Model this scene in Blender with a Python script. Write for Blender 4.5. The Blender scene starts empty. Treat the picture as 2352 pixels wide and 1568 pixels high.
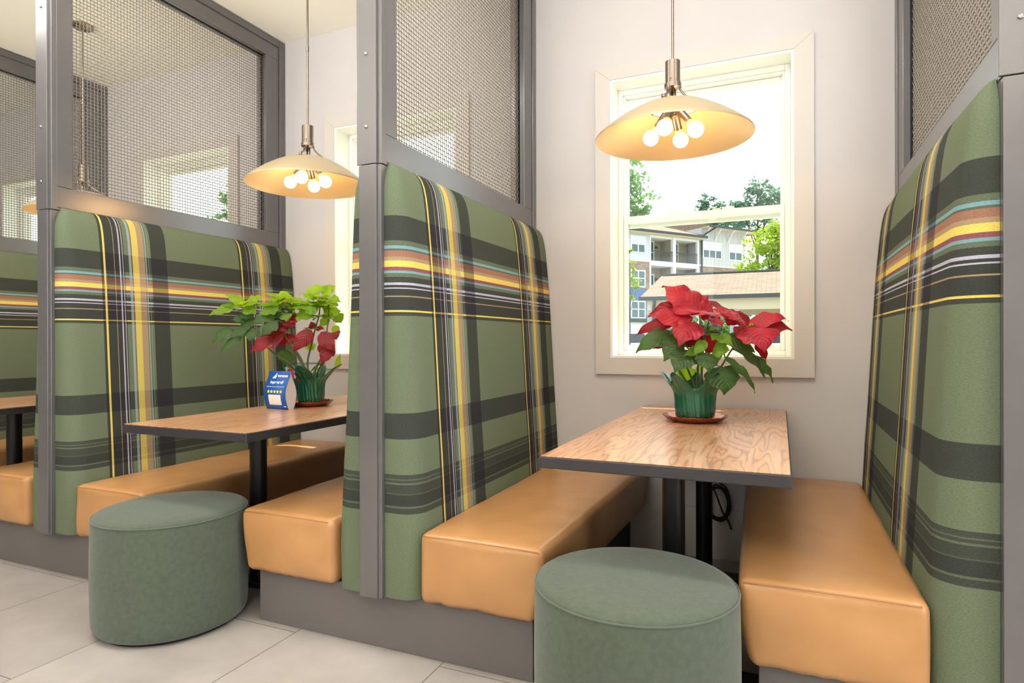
import bpy, bmesh, math, random
from mathutils import Vector, Matrix, noise

C = bpy.context.scene.collection
PI = math.pi

# ------------------------------------------------------------------ camera
YAW, PITCH, ROLL = math.radians(23.3893), math.radians(-0.0816), math.radians(-0.1349)
_fw = Vector((-math.sin(YAW)*math.cos(PITCH), math.cos(YAW)*math.cos(PITCH), math.sin(PITCH)))
_rt = Vector((math.cos(YAW), math.sin(YAW), 0)); _up = _rt.cross(_fw)
_r2 = _rt*math.cos(ROLL) + _up*math.sin(ROLL); _u2 = -_rt*math.sin(ROLL) + _up*math.cos(ROLL)
camd = bpy.data.cameras.new('camera'); cam = bpy.data.objects.new('camera', camd); C.objects.link(cam)
M4 = Matrix((_r2, _u2, -_fw)).transposed().to_4x4(); M4.translation = Vector((1.293, -3.235, 1.0839))
cam.matrix_world = M4
camd.sensor_width = 36; camd.sensor_fit = 'HORIZONTAL'; camd.lens = 1426.6/2352*36
camd.clip_start = .05; camd.clip_end = 400
bpy.context.scene.camera = cam

# ------------------------------------------------------------------ world, sun, exposure
vs = bpy.context.scene.view_settings
vs.view_transform = 'Standard'; vs.look = 'None'; vs.gamma = 1; vs.use_curve_mapping = False
vs.exposure = 0.35
w = bpy.data.worlds.new('sky'); bpy.context.scene.world = w; w.use_nodes = True
bg = w.node_tree.nodes['Background']; bg.inputs[0].default_value = (.93, .97, 1, 1); bg.inputs[1].default_value = 1.85
sd = bpy.data.lights.new('sun', 'SUN'); sd.energy = 8.0; sd.angle = math.radians(.27); sd.color = (1, .88, .66)
sun = bpy.data.objects.new('sun', sd); C.objects.link(sun)
# the sun stands steep, outside the booth windows (travels towards the room, down, slightly right)
_sdir = Vector((-.35, -.47, -1)).normalized()
sun.rotation_euler = _sdir.to_track_quat('-Z', 'Y').to_euler(); sun.location = (0, 8, 16)
def area(name, loc, rot, sx, sy, e, col, cam_vis=True):
    l = bpy.data.lights.new(name, 'AREA'); l.shape = 'RECTANGLE'; l.size = sx; l.size_y = sy; l.energy = e; l.color = col
    o = bpy.data.objects.new(name, l); C.objects.link(o); o.location = loc; o.rotation_euler = rot
    return o
# unseen fill lamps added to brighten the room: front, right side, upward, overhead
area('front_fill', (-.6, -6.95, 1.7), (PI/2+.3, 0, 0), 1.8, 1.6, 10, (.86, .93, 1))  # added fill from behind the camera
area('side_fill', (5.9, -3.2, 1.5), (PI/2, 0, PI/2), 3.6, 2.4, 72, (.88, .94, 1))  # added fill for the faces turned right
pb = area('ceiling_fill', (0, -6.85, .6), (PI/2+.87, 0, 0), 7.0, .7, 290, (1, .98, .93)); pb.data.spread = math.radians(88)  # added lamp aimed upward to brighten the ceiling
for _n, _x in (('a', .9), ('b', -.9), ('c', -2.7), ('d', 2.7)):
    area('overhead_fill_' + _n, (_x, -1.85, 3.07), (0, 0, 0), .9, .35, 17, (1, .96, .9))  # added fill from above for seat tops and floor

# ------------------------------------------------------------------ materials
def s2l(c):
    return tuple(((v/255)/12.92 if v <= 10 else (((v/255)+.055)/1.055)**2.4) for v in c) + (1,)
def nt(name):
    m = bpy.data.materials.new(name); m.use_nodes = True
    return m, m.node_tree, m.node_tree.nodes['Principled BSDF']
def N(t, kind, **kw):
    n = t.nodes.new(kind)
    for k, v in kw.items():
        if k in n.inputs.keys() if isinstance(k, str) else False: n.inputs[k].default_value = v
        else: setattr(n, k, v)
    return n
def mat(name, rgb, rough=.6, metal=0, var=.0, vscale=8, bump=0, bscale=60, spec=.5, coat=0, trans=0, sheen=0, obj_coords=True):
    m, t, b = nt(name)
    col = s2l(rgb)
    b.inputs['Base Color'].default_value = col; b.inputs['Roughness'].default_value = rough
    b.inputs['Metallic'].default_value = metal; b.inputs['Specular IOR Level'].default_value = spec
    b.inputs['Coat Weight'].default_value = coat; b.inputs['Transmission Weight'].default_value = trans
    b.inputs['Sheen Weight'].default_value = sheen
    tc = t.nodes.new('ShaderNodeTexCoord')
    if var:
        n = t.nodes.new('ShaderNodeTexNoise'); n.inputs['Scale'].default_value = vscale; n.inputs['Detail'].default_value = 5
        t.links.new(tc.outputs['Object'], n.inputs['Vector'])
        mr = t.nodes.new('ShaderNodeMapRange'); mr.inputs[1].default_value = .3; mr.inputs[2].default_value = .7
        mr.inputs[3].default_value = 1-var; mr.inputs[4].default_value = 1+var
        t.links.new(n.outputs['Fac'], mr.inputs[0])
        hs = t.nodes.new('ShaderNodeHueSaturation'); hs.inputs['Color'].default_value = col
        t.links.new(mr.outputs[0], hs.inputs['Value']); t.links.new(hs.outputs[0], b.inputs['Base Color'])
    if bump:
        n2 = t.nodes.new('ShaderNodeTexNoise'); n2.inputs['Scale'].default_value = bscale; n2.inputs['Detail'].default_value = 3
        t.links.new(tc.outputs['Object'], n2.inputs['Vector'])
        bp = t.nodes.new('ShaderNodeBump'); bp.inputs['Strength'].default_value = bump; bp.inputs['Distance'].default_value = .004
        t.links.new(n2.outputs['Fac'], bp.inputs['Height']); t.links.new(bp.outputs[0], b.inputs['Normal'])
    return m
M = {}
M['wall'] = mat('wall_paint', (208, 204, 204), .85, var=.015, vscale=3, bump=.05, bscale=200)
M['ceiling'] = mat('ceiling_paint', (250, 246, 232), .9)
M['trim'] = mat('casing_paint', (210, 204, 198), .45)
M['vinyl'] = mat('white_window_vinyl', (248, 248, 240), .35)
M['metal'] = mat('grey_painted_metal', (120, 118, 120), .27, metal=.5, var=.04, vscale=5, bump=.03, bscale=90)
M['wire'] = mat('grey_wire', (138, 130, 120), .42, metal=.3)
M['base'] = mat('grey_laminate_base', (106, 101, 100), .5, var=.03, vscale=6)
M['baseside'] = mat('black_base_side', (18, 17, 17), .5)
M['leather'] = mat('tan_leather', (188, 139, 90), .3, var=.07, vscale=7, bump=.16, bscale=26, spec=.5)
M['stitch'] = mat('leather_seam', (176, 124, 74), .45)
M['felt'] = mat('green_felt', (82, 92, 79), .95, var=.10, vscale=55, bump=.35, bscale=320, sheen=.25, spec=.2)
M['feltpipe'] = mat('green_felt_piping', (78, 90, 76), .95, sheen=.3)
M['black'] = mat('black_steel', (24, 23, 24), .33, metal=.3)
M['edge'] = mat('black_table_edge', (48, 46, 50), .42)
M['rubber'] = mat('black_rubber', (14, 14, 15), .5)
M['nickel'] = mat('brushed_nickel', (150, 138, 128), .28, metal=1)
M['shade'] = mat('cream_shade', (196, 178, 144), .4, metal=.3, var=.02)
M['screw'] = mat('screw_steel', (170, 168, 168), .25, metal=1)
M['copper'] = mat('copper_saucer', (160, 78, 48), .2, metal=.75, bump=.2, bscale=40)
M['soil'] = mat('potting_soil', (50, 36, 26), .95, bump=.5, bscale=80)
M['stem'] = mat('plant_stem', (96, 104, 62), .6, var=.2, vscale=20)
M['steelring'] = mat('plant_support_wire', (60, 66, 52), .4, metal=.6)
M['cardwhite'] = mat('white_card', (236, 236, 240), .6)
M['cardblue'] = mat('blue_card', (22, 92, 178), .5)
M['cardyellow'] = mat('yellow_print', (245, 225, 60), .5)
M['white'] = mat('white_paint', (214, 216, 218), .6)
M['siding'] = mat('grey_siding', (150, 152, 158), .7)
M['recess'] = mat('tan_stucco', (150, 140, 122), .8)
M['blue'] = mat('blue_siding', (92, 124, 168), .7)
M['darktrim'] = mat('dark_gutter', (44, 54, 58), .5)
M['cream'] = mat('cream_soffit', (190, 180, 156), .7)
M['glassdark'] = mat('dark_pane', (58, 88, 92), .12, spec=.8)
M['blind'] = mat('pale_blind_pane', (196, 214, 220), .3)
M['bark'] = mat('bark', (86, 70, 56), .9, var=.2, vscale=5)
M['asphalt'] = mat('pale_concrete', (168, 166, 160), .9, var=.06, vscale=2)
M['grass'] = mat('lawn', (96, 124, 62), .95, var=.15, vscale=1)
M['carwhite'] = mat('white_car_paint', (228, 230, 232), .25, coat=.6)
M['carsilver'] = mat('silver_car_paint', (168, 178, 188), .25, metal=.5, coat=.6)
M['carglass'] = mat('car_glass', (34, 42, 50), .08)
M['olive'] = mat('olive_sash', (128, 122, 70), .5)

def leafmat(name, rgb, trgb, tw=.35, var=.18):
    m, t, b = nt(name)
    b.inputs['Roughness'].default_value = .42; b.inputs['Specular IOR Level'].default_value = .4
    tc = t.nodes.new('ShaderNodeTexCoord'); n = t.nodes.new('ShaderNodeTexNoise'); n.inputs['Scale'].default_value = 14
    t.links.new(tc.outputs['Object'], n.inputs['Vector'])
    mr = t.nodes.new('ShaderNodeMapRange'); mr.inputs[1].default_value = .3; mr.inputs[2].default_value = .7
    mr.inputs[3].default_value = 1-var; mr.inputs[4].default_value = 1+var; t.links.new(n.outputs['Fac'], mr.inputs[0])
    # midrib and side veins follow the leaf's own UV
    uv = t.nodes.new('ShaderNodeUVMap'); uv.uv_map = 'UVMap'; sp = t.nodes.new('ShaderNodeSeparateXYZ'); t.links.new(uv.outputs[0], sp.inputs[0])
    a = t.nodes.new('ShaderNodeMath'); a.operation = 'ABSOLUTE'; t.links.new(sp.outputs['Y'], a.inputs[0])
    v1 = t.nodes.new('ShaderNodeMath'); v1.operation = 'MULTIPLY_ADD'; v1.inputs[1].default_value = -.35
    t.links.new(a.outputs[0], v1.inputs[0]); t.links.new(sp.outputs['X'], v1.inputs[2])
    v2 = t.nodes.new('ShaderNodeMath'); v2.operation = 'MULTIPLY'; v2.inputs[1].default_value = 50; t.links.new(v1.outputs[0], v2.inputs[0])
    v3 = t.nodes.new('ShaderNodeMath'); v3.operation = 'SINE'; t.links.new(v2.outputs[0], v3.inputs[0])
    bp = t.nodes.new('ShaderNodeBump'); bp.inputs['Strength'].default_value = .32; bp.inputs['Distance'].default_value = .0025
    t.links.new(v3.outputs[0], bp.inputs['Height'])
    hs = t.nodes.new('ShaderNodeHueSaturation'); hs.inputs['Color'].default_value = s2l(rgb)
    t.links.new(mr.outputs[0], hs.inputs['Value']); t.links.new(hs.outputs[0], b.inputs['Base Color'])
    t.links.new(bp.outputs[0], b.inputs['Normal'])
    tr = t.nodes.new('ShaderNodeBsdfTranslucent'); tr.inputs[0].default_value = s2l(trgb)
    mx = t.nodes.new('ShaderNodeMixShader'); mx.inputs[0].default_value = tw
    t.links.new(b.outputs[0], mx.inputs[1]); t.links.new(tr.outputs[0], mx.inputs[2])
    t.links.new(mx.outputs[0], t.nodes['Material Output'].inputs[0])
    return m
M['bract'] = leafmat('red_bract', (176, 38, 56), (215, 34, 48), .22)
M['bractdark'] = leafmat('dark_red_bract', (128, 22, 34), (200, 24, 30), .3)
M['leafdark'] = leafmat('dark_green_leaf', (62, 90, 48), (110, 160, 40), .25)
M['leafmid'] = leafmat('mid_green_leaf', (112, 150, 46), (175, 220, 40), .4)
M['leaflime'] = leafmat('lime_green_leaf', (140, 174, 40), (200, 235, 45), .5)
M['foliage'] = leafmat('tree_foliage', (92, 128, 92), (130, 180, 100), .4, .3)
M['foliagelime'] = leafmat('bright_tree_foliage', (118, 146, 30), (190, 215, 40), .4, .25)
M['foliagepine'] = leafmat('pine_foliage', (76, 110, 98), (104, 150, 116), .4, .3)
M['foliagedeep'] = leafmat('deep_green_foliage', (52, 100, 46), (86, 140, 56), .4, .3)

def emis(name, rgb, s):
    m, t, b = nt(name); b.inputs['Emission Color'].default_value = s2l(rgb); b.inputs['Emission Strength'].default_value = s
    b.inputs['Base Color'].default_value = s2l(rgb); return m
M['bulb'] = emis('lit_bulb', (255, 204, 135), 29)
M['bulbbase'] = emis('bulb_collar', (255, 205, 130), .9)
M['domelight'] = emis('lit_dome', (255, 255, 255), 2)

def glassmat(name, tint=(250, 255, 252), ior=1.45):
    m, t, b = nt(name); t.nodes.remove(b)
    tr = t.nodes.new('ShaderNodeBsdfTransparent'); tr.inputs[0].default_value = s2l(tint)
    gl = t.nodes.new('ShaderNodeBsdfGlossy'); gl.inputs['Roughness'].default_value = .0
    fr = t.nodes.new('ShaderNodeFresnel'); fr.inputs[0].default_value = ior
    ge = t.nodes.new('ShaderNodeNewGeometry'); om = t.nodes.new('ShaderNodeMath'); om.operation = 'SUBTRACT'; om.inputs[0].default_value = 1
    t.links.new(ge.outputs['Backfacing'], om.inputs[1]); ml = t.nodes.new('ShaderNodeMath'); ml.operation = 'MULTIPLY'
    t.links.new(om.outputs[0], ml.inputs[0]); t.links.new(fr.outputs[0], ml.inputs[1])
    mx = t.nodes.new('ShaderNodeMixShader'); t.links.new(ml.outputs[0], mx.inputs[0])
    t.links.new(tr.outputs[0], mx.inputs[1]); t.links.new(gl.outputs[0], mx.inputs[2])
    t.links.new(mx.outputs[0], t.nodes['Material Output'].inputs[0]); return m
M['glass'] = glassmat('window_glass')
# green crinkled foil sleeve
m, t, b = nt('green_foil'); M['foil'] = m
b.inputs['Base Color'].default_value = s2l((22, 104, 78)); b.inputs['Roughness'].default_value = .18
b.inputs['Metallic'].default_value = .35; b.inputs['Transmission Weight'].default_value = 0; b.inputs['Coat Weight'].default_value = .6
tc = t.nodes.new('ShaderNodeTexCoord'); mp = t.nodes.new('ShaderNodeMapping'); mp.inputs['Scale'].default_value = (60, 60, 12)
n = t.nodes.new('ShaderNodeTexNoise'); n.inputs['Scale'].default_value = 1.3; n.inputs['Detail'].default_value = 4
t.links.new(tc.outputs['Object'], mp.inputs[0]); t.links.new(mp.outputs[0], n.inputs['Vector'])
bp = t.nodes.new('ShaderNodeBump'); bp.inputs['Strength'].default_value = .7; bp.inputs['Distance'].default_value = .006
t.links.new(n.outputs['Fac'], bp.inputs['Height']); t.links.new(bp.outputs[0], b.inputs['Normal'])

# floor: large pale porcelain slabs
m, t, b = nt('floor_tile'); M['floor'] = m
tc = t.nodes.new('ShaderNodeTexCoord'); mp = t.nodes.new('ShaderNodeMapping')
mp.inputs['Rotation'].default_value = (0, 0, PI/2); mp.inputs['Location'].default_value = (.0, .0, 0)
br = t.nodes.new('ShaderNodeTexBrick'); br.offset = .5; br.inputs['Scale'].default_value = 1
br.inputs['Brick Width'].default_value = 1.22; br.inputs['Row Height'].default_value = .6135
br.inputs['Mortar Size'].default_value = .0022; br.inputs['Mortar Smooth'].default_value = .1; br.inputs['Bias'].default_value = 0
br.inputs['Color1'].default_value = s2l((162, 155, 152)); br.inputs['Color2'].default_value = s2l((174, 167, 163)); br.inputs['Mortar'].default_value = s2l((112, 100, 92))
ad = t.nodes.new('ShaderNodeVectorMath'); ad.operation = 'ADD'; ad.inputs[1].default_value = (.366+.6135*6, 1.435+1.22*4+.0, 0)
t.links.new(tc.outputs['Object'], ad.inputs[0]); t.links.new(ad.outputs[0], mp.inputs[0]); t.links.new(mp.outputs[0], br.inputs['Vector'])
n = t.nodes.new('ShaderNodeTexNoise'); n.inputs['Scale'].default_value = 2.2; n.inputs['Detail'].default_value = 7; n.inputs['Roughness'].default_value = .6
t.links.new(tc.outputs['Object'], n.inputs['Vector'])
mr = t.nodes.new('ShaderNodeMapRange'); mr.inputs[1].default_value = .3; mr.inputs[2].default_value = .7; mr.inputs[3].default_value = .78; mr.inputs[4].default_value = 1.12
t.links.new(n.outputs['Fac'], mr.inputs[0]); hs = t.nodes.new('ShaderNodeHueSaturation')
t.links.new(br.outputs['Color'], hs.inputs['Color']); t.links.new(mr.outputs[0], hs.inputs['Value']); t.links.new(hs.outputs[0], b.inputs['Base Color'])
b.inputs['Roughness'].default_value = .5

# table wood: planks along the table with cathedral grain
m, t, b = nt('oak_plank_top'); M['wood'] = m
tc = t.nodes.new('ShaderNodeTexCoord'); mp = t.nodes.new('ShaderNodeMapping'); mp.inputs['Rotation'].default_value = (0, 0, PI/2)
br = t.nodes.new('ShaderNodeTexBrick'); br.offset = .37; br.inputs['Scale'].default_value = 1
br.inputs['Brick Width'].default_value = .62; br.inputs['Row Height'].default_value = .112; br.inputs['Mortar Size'].default_value = .0009
br.inputs['Color1'].default_value = (0, 0, 0, 1); br.inputs['Color2'].default_value = (1, 1, 1, 1); br.inputs['Mortar'].default_value = (.1, .1, .1, 1)
t.links.new(tc.outputs['Object'], mp.inputs[0]); t.links.new(mp.outputs[0], br.inputs['Vector'])
sc = t.nodes.new('ShaderNodeVectorMath'); sc.operation = 'MULTIPLY_ADD'; sc.inputs[1].default_value = (8.0, .75, 7)
sh = t.nodes.new('ShaderNodeVectorMath'); sh.operation = 'SCALE'; sh.inputs['Scale'].default_value = 23
t.links.new(br.outputs['Color'], sh.inputs[0]); t.links.new(tc.outputs['Object'], sc.inputs[0]); t.links.new(sh.outputs[0], sc.inputs[2])
ns = t.nodes.new('ShaderNodeTexNoise'); ns.inputs['Scale'].default_value = 1.15; ns.inputs['Detail'].default_value = 2.2; ns.inputs['Distortion'].default_value = .25
t.links.new(sc.outputs[0], ns.inputs['Vector'])
mu = t.nodes.new('ShaderNodeMath'); mu.operation = 'MULTIPLY'; mu.inputs[1].default_value = 95; t.links.new(ns.outputs['Fac'], mu.inputs[0])
si = t.nodes.new('ShaderNodeMath'); si.operation = 'SINE'; t.links.new(mu.outputs[0], si.inputs[0])
fine = t.nodes.new('ShaderNodeTexNoise'); fine.inputs['Scale'].default_value = 1; fine.inputs['Detail'].default_value = 6
mp2 = t.nodes.new('ShaderNodeMapping'); mp2.inputs['Scale'].default_value = (160, 9, 1); t.links.new(tc.outputs['Object'], mp2.inputs[0]); t.links.new(mp2.outputs[0], fine.inputs['Vector'])
cr = t.nodes.new('ShaderNodeValToRGB'); e = cr.color_ramp.elements
e[0].position = 0; e[0].color = s2l((174, 124, 90)); e[1].position = 1; e[1].color = s2l((214, 166, 128))
x = e.new(.13); x.color = s2l((204, 152, 112))
m1 = t.nodes.new('ShaderNodeMapRange'); m1.inputs[1].default_value = -1; m1.inputs[2].default_value = 1; t.links.new(si.outputs[0], m1.inputs[0])
t.links.new(m1.outputs[0], cr.inputs[0])
bwm = t.nodes.new('ShaderNodeSeparateColor'); t.links.new(br.outputs['Color'], bwm.inputs[0])
mr = t.nodes.new('ShaderNodeMapRange'); mr.inputs[3].default_value = .86; mr.inputs[4].default_value = 1.1; t.links.new(bwm.outputs[0], mr.inputs[0])
mr2 = t.nodes.new('ShaderNodeMapRange'); mr2.inputs[1].default_value = .3; mr2.inputs[2].default_value = .7; mr2.inputs[3].default_value = .88; mr2.inputs[4].default_value = 1.08; t.links.new(fine.outputs['Fac'], mr2.inputs[0])
mm = t.nodes.new('ShaderNodeMath'); mm.operation = 'MULTIPLY'; t.links.new(mr.outputs[0], mm.inputs[0]); t.links.new(mr2.outputs[0], mm.inputs[1])
hs = t.nodes.new('ShaderNodeHueSaturation'); t.links.new(cr.outputs[0], hs.inputs['Color']); t.links.new(mm.outputs[0], hs.inputs['Value'])
t.links.new(hs.outputs[0], b.inputs['Base Color']); b.inputs['Roughness'].default_value = .3; b.inputs['Coat Weight'].default_value = .5; b.inputs['Coat Roughness'].default_value = .2

# shingles, brick, board and batten
def brickmat(name, c1, c2, mc, bw, rh, mortar, rough=.85, rot=None):
    m, t, b = nt(name); tc = t.nodes.new('ShaderNodeTexCoord'); br = t.nodes.new('ShaderNodeTexBrick')
    mp = t.nodes.new('ShaderNodeMapping')
    if rot: mp.inputs['Rotation'].default_value = rot
    br.inputs['Scale'].default_value = 1; br.inputs['Brick Width'].default_value = bw; br.inputs['Row Height'].default_value = rh; br.inputs['Mortar Size'].default_value = mortar
    br.inputs['Color1'].default_value = s2l(c1); br.inputs['Color2'].default_value = s2l(c2); br.inputs['Mortar'].default_value = s2l(mc)
    t.links.new(tc.outputs['Object'], mp.inputs[0]); t.links.new(mp.outputs[0], br.inputs['Vector']); t.links.new(br.outputs['Color'], b.inputs['Base Color'])
    b.inputs['Roughness'].default_value = rough; return m
M['brick'] = brickmat('brown_brick', (120, 98, 84), (150, 126, 108), (130, 118, 106), .5, .16, .012, rot=(PI/2, 0, 0))
M['shingle'] = brickmat('tan_shingles', (140, 118, 106), (118, 97, 88), (98, 82, 74), .33, .15, .014)
M['batten'] = brickmat('board_and_batten', (180, 182, 184), (180, 182, 184), (156, 158, 162), .55, 30, .03, rot=(PI/2, 0, 0))
M['lap'] = brickmat('white_lap_siding', (192, 196, 206), (192, 196, 206), (172, 178, 190), 40, .22, .02, rot=(PI/2, 0, 0))
M['bluelap'] = brickmat('blue_lap_siding', (84, 114, 156), (84, 114, 156), (68, 94, 134), 40, .22, .02, rot=(PI/2, 0, 0))

# plaid upholstery: warp and weft stripe tables (metres) woven together through the UV map
GREEN = (106, 117, 95)
DK = (38, 34, 46); YL = (224, 202, 104); LV = (184, 180, 202); TN = (178, 148, 118); BL = (124, 164, 176); PB = (150, 172, 176); MG = (140, 78, 92); RU = (160, 110, 94)
WARP = [(0, DK, .78), (.010, YL, .9), (.020, DK, .78), (.064, TN, .6), (.068, DK, .78), (.090, LV, .9), (.096, DK, .78), (.104, LV, .9), (.110, DK, .6),
        (.115, GREEN, 0), (.137, PB, .7), (.150, MG, .4), (.157, YL, .74), (.190, TN, .72), (.222, DK, .4), (.225, PB, .75), (.231, GREEN, 0), (.243, PB, .4), (.246, GREEN, 0), (.259, DK, .74), (.345, GREEN, 0)]
WEFTLO = [(.45, GREEN, 0), (.493, DK, .7), (.513, DK, .3), (.520, DK, .78), (.5595, DK, .5), (.563, DK, .7), (.592, DK, .25), (.600, DK, .66), (.607, DK, .3), (.612, DK, .66), (.627, GREEN, 0), (.748, DK, .74), (.836, GREEN, 0), (.9999, GREEN, 0)]
WEFTHI = [(1.0, GREEN, 0), (1.168, DK, .72), (1.182, YL, .9), (1.189, DK, .78), (1.234, TN, .65), (1.237, DK, .78), (1.260, LV, .9), (1.266, DK, .78), (1.275, LV, .9), (1.283, DK, .72),
          (1.302, DK, .15), (1.314, BL, .85), (1.323, MG, .85), (1.337, YL, .93), (1.358, TN, .75), (1.370, RU, .8), (1.393, DK, .3), (1.398, BL, .85), (1.410, DK, .18), (1.427, DK, .74), (1.513, GREEN, 0)]
m, t, b = nt('plaid_wool'); M['plaid'] = m
uv = t.nodes.new('ShaderNodeUVMap'); uv.uv_map = 'UVMap'; sp = t.nodes.new('ShaderNodeSeparateXYZ')
tcn = t.nodes.new('ShaderNodeTexCoord')
t.links.new(uv.outputs[0], sp.inputs[0])
def ramp(tab, lo, hi, src):
    r = t.nodes.new('ShaderNodeValToRGB'); r.color_ramp.interpolation = 'CONSTANT'; el = r.color_ramp.elements
    for i, (p, c, a) in enumerate(tab):
        x = el[0] if i == 0 else (el[1] if i == 1 else el.new((p-lo)/(hi-lo)))
        x.position = (p-lo)/(hi-lo); cc = s2l(c); x.color = (cc[0], cc[1], cc[2], a)
    t.links.new(src, r.inputs[0]); return r
def math_(op, a, bb=None, cc=None):
    n = t.nodes.new('ShaderNodeMath'); n.operation = op
    for i, v in enumerate((a, bb, cc)):
        if v is None: continue
        if isinstance(v, (int, float)): n.inputs[i].default_value = v
        else: t.links.new(v, n.inputs[i])
    return n.outputs[0]
PER = .831
un = math_('DIVIDE', math_('FLOORED_MODULO', math_('SUBTRACT', sp.outputs['X'], .171), PER), PER)
rw = ramp(WARP, 0, PER, un)
vlo = math_('DIVIDE', math_('SUBTRACT', sp.outputs['Y'], .45), .55); vhi = math_('DIVIDE', math_('SUBTRACT', sp.outputs['Y'], 1.0), .55)
rlo = ramp(WEFTLO, .45, 1.0, vlo); rhi = ramp(WEFTHI, 1.0, 1.55, vhi)
sel = math_('GREATER_THAN', sp.outputs['Y'], 1.0)
def mixc(f, a, bb):
    n = t.nodes.new('ShaderNodeMix'); n.data_type = 'RGBA'
    if isinstance(f, float): n.inputs[0].default_value = f
    else: t.links.new(f, n.inputs[0])
    for i, v in ((6, a), (7, bb)):
        if isinstance(v, tuple): n.inputs[i].default_value = v
        else: t.links.new(v, n.inputs[i])
    return n.outputs[2]
weftc = mixc(sel, rlo.outputs[0], rhi.outputs[0])
wa = math_('ADD', math_('MULTIPLY', rlo.outputs[1], math_('SUBTRACT', 1, sel)), math_('MULTIPLY', rhi.outputs[1], sel))
c1 = mixc(wa, s2l(GREEN), weftc)
# where weft is coloured the warp only half covers it
wf = math_('MULTIPLY', rw.outputs[1], math_('SUBTRACT', 1, math_('MULTIPLY', wa, .22)))
c2 = mixc(wf, c1, rw.outputs[0])
dk2 = math_('MULTIPLY', math_('MULTIPLY', rw.outputs[1], wa), 1.0)
n1 = t.nodes.new('ShaderNodeTexNoise'); n1.inputs['Scale'].default_value = 1; n1.inputs['Detail'].default_value = 3
mpp = t.nodes.new('ShaderNodeMapping'); mpp.inputs['Scale'].default_value = (160, 420, 1); t.links.new(uv.outputs[0], mpp.inputs[0]); t.links.new(mpp.outputs[0], n1.inputs['Vector'])
n2 = t.nodes.new('ShaderNodeTexNoise'); n2.inputs['Scale'].default_value = 5; t.links.new(tcn.outputs['Object'], n2.inputs['Vector'])
mr = t.nodes.new('ShaderNodeMapRange'); mr.inputs[1].default_value = .25; mr.inputs[2].default_value = .75; mr.inputs[3].default_value = .78; mr.inputs[4].default_value = 1.2
t.links.new(n1.outputs['Fac'], mr.inputs[0])
hs = t.nodes.new('ShaderNodeHueSaturation'); t.links.new(c2, hs.inputs['Color']); t.links.new(mr.outputs[0], hs.inputs['Value'])
t.links.new(hs.outputs[0], b.inputs['Base Color']); b.inputs['Roughness'].default_value = .92; b.inputs['Specular IOR Level'].default_value = .08
bp = t.nodes.new('ShaderNodeBump'); bp.inputs['Strength'].default_value = .25; bp.inputs['Distance'].default_value = .002
t.links.new(n1.outputs['Fac'], bp.inputs['Height']); t.links.new(bp.outputs[0], b.inputs['Normal'])

# ------------------------------------------------------------------ helpers
def link(name, bm, m, parent=None, smooth=False, loc=None, rz=None):
    me = bpy.data.meshes.new(name); bmesh.ops.recalc_face_normals(bm, faces=bm.faces)
    bm.to_mesh(me); bm.free()
    if m is not None: me.materials.append(m)
    if smooth:
        for p in me.polygons: p.use_smooth = True
    o = bpy.data.objects.new(name, me); C.objects.link(o); o.parent = parent
    if loc is not None: o.location = loc
    if rz is not None: o.rotation_euler = (0, 0, rz)
    return o
def autosmooth(o, ang=40):
    me = o.data
    for p in me.polygons: p.use_smooth = True
    me.set_sharp_from_angle(angle=math.radians(ang)); return o
def thing(name, label, cat, loc=(0, 0, 0), rz=0, group=None):
    o = bpy.data.objects.new(name, None); C.objects.link(o); o.location = loc; o.rotation_euler = (0, 0, rz)
    o.empty_display_size = .1; o['label'] = label; o['category'] = cat
    if group: o['group'] = group
    return o
def tag(o, label, cat, group=None):
    o['label'] = label; o['category'] = cat
    if group: o['group'] = group
    return o
def struct(name, loc=(0, 0, 0)):
    o = bpy.data.objects.new(name, None); C.objects.link(o); o.location = loc; o['kind'] = 'structure'; return o
def dup(root, loc, rz=None, label=None):
    r = root.copy(); C.objects.link(r); r.location = loc
    if rz is not None: r.rotation_euler = (0, 0, rz)
    if label: r['label'] = label
    for ch in list(root.children):
        c = ch.copy(); C.objects.link(c); c.parent = r
        for g in list(ch.children):
            dd = g.copy(); C.objects.link(dd); dd.parent = c
    return r
def B(): return bmesh.new()
def box(bm, x0, x1, y0, y1, z0, z1, bev=0, seg=2):
    r = bmesh.ops.create_cube(bm, size=1); vs_ = r['verts']
    for v in vs_:
        v.co = Vector(((x0+x1)/2 + v.co.x*(x1-x0), (y0+y1)/2 + v.co.y*(y1-y0), (z0+z1)/2 + v.co.z*(z1-z0)))
    if bev:
        es = {e for v in vs_ for e in v.link_edges}
        bmesh.ops.bevel(bm, geom=list(es), offset=bev, segments=seg, profile=.5, affect='EDGES')
    return bm
def tube(bm, pts, r, seg=8, cap=True):
    pts = [Vector(p) for p in pts]; rs = r if isinstance(r, (list, tuple)) else [r]*len(pts)
    rings = []; up = Vector((0, 0, 1)); prev = None
    for i, p in enumerate(pts):
        d = (pts[min(i+1, len(pts)-1)] - pts[max(i-1, 0)]).normalized()
        if prev is None:
            a = d.cross(up); a = a if a.length > .05 else d.cross(Vector((1, 0, 0)))
        else:
            a = prev - d*prev.dot(d)
            if a.length < 1e-4: a = d.cross(up)
        a.normalize(); b_ = d.cross(a); prev = a
        rings.append([bm.verts.new(p + (a*math.cos(2*PI*k/seg) + b_*math.sin(2*PI*k/seg))*rs[i]) for k in range(seg)])
    for A, Bb in zip(rings, rings[1:]):
        for k in range(seg): bm.faces.new((A[k], A[(k+1) % seg], Bb[(k+1) % seg], Bb[k]))
    if cap:
        bm.faces.new(rings[0][::-1]); bm.faces.new(rings[-1])
    return bm
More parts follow.
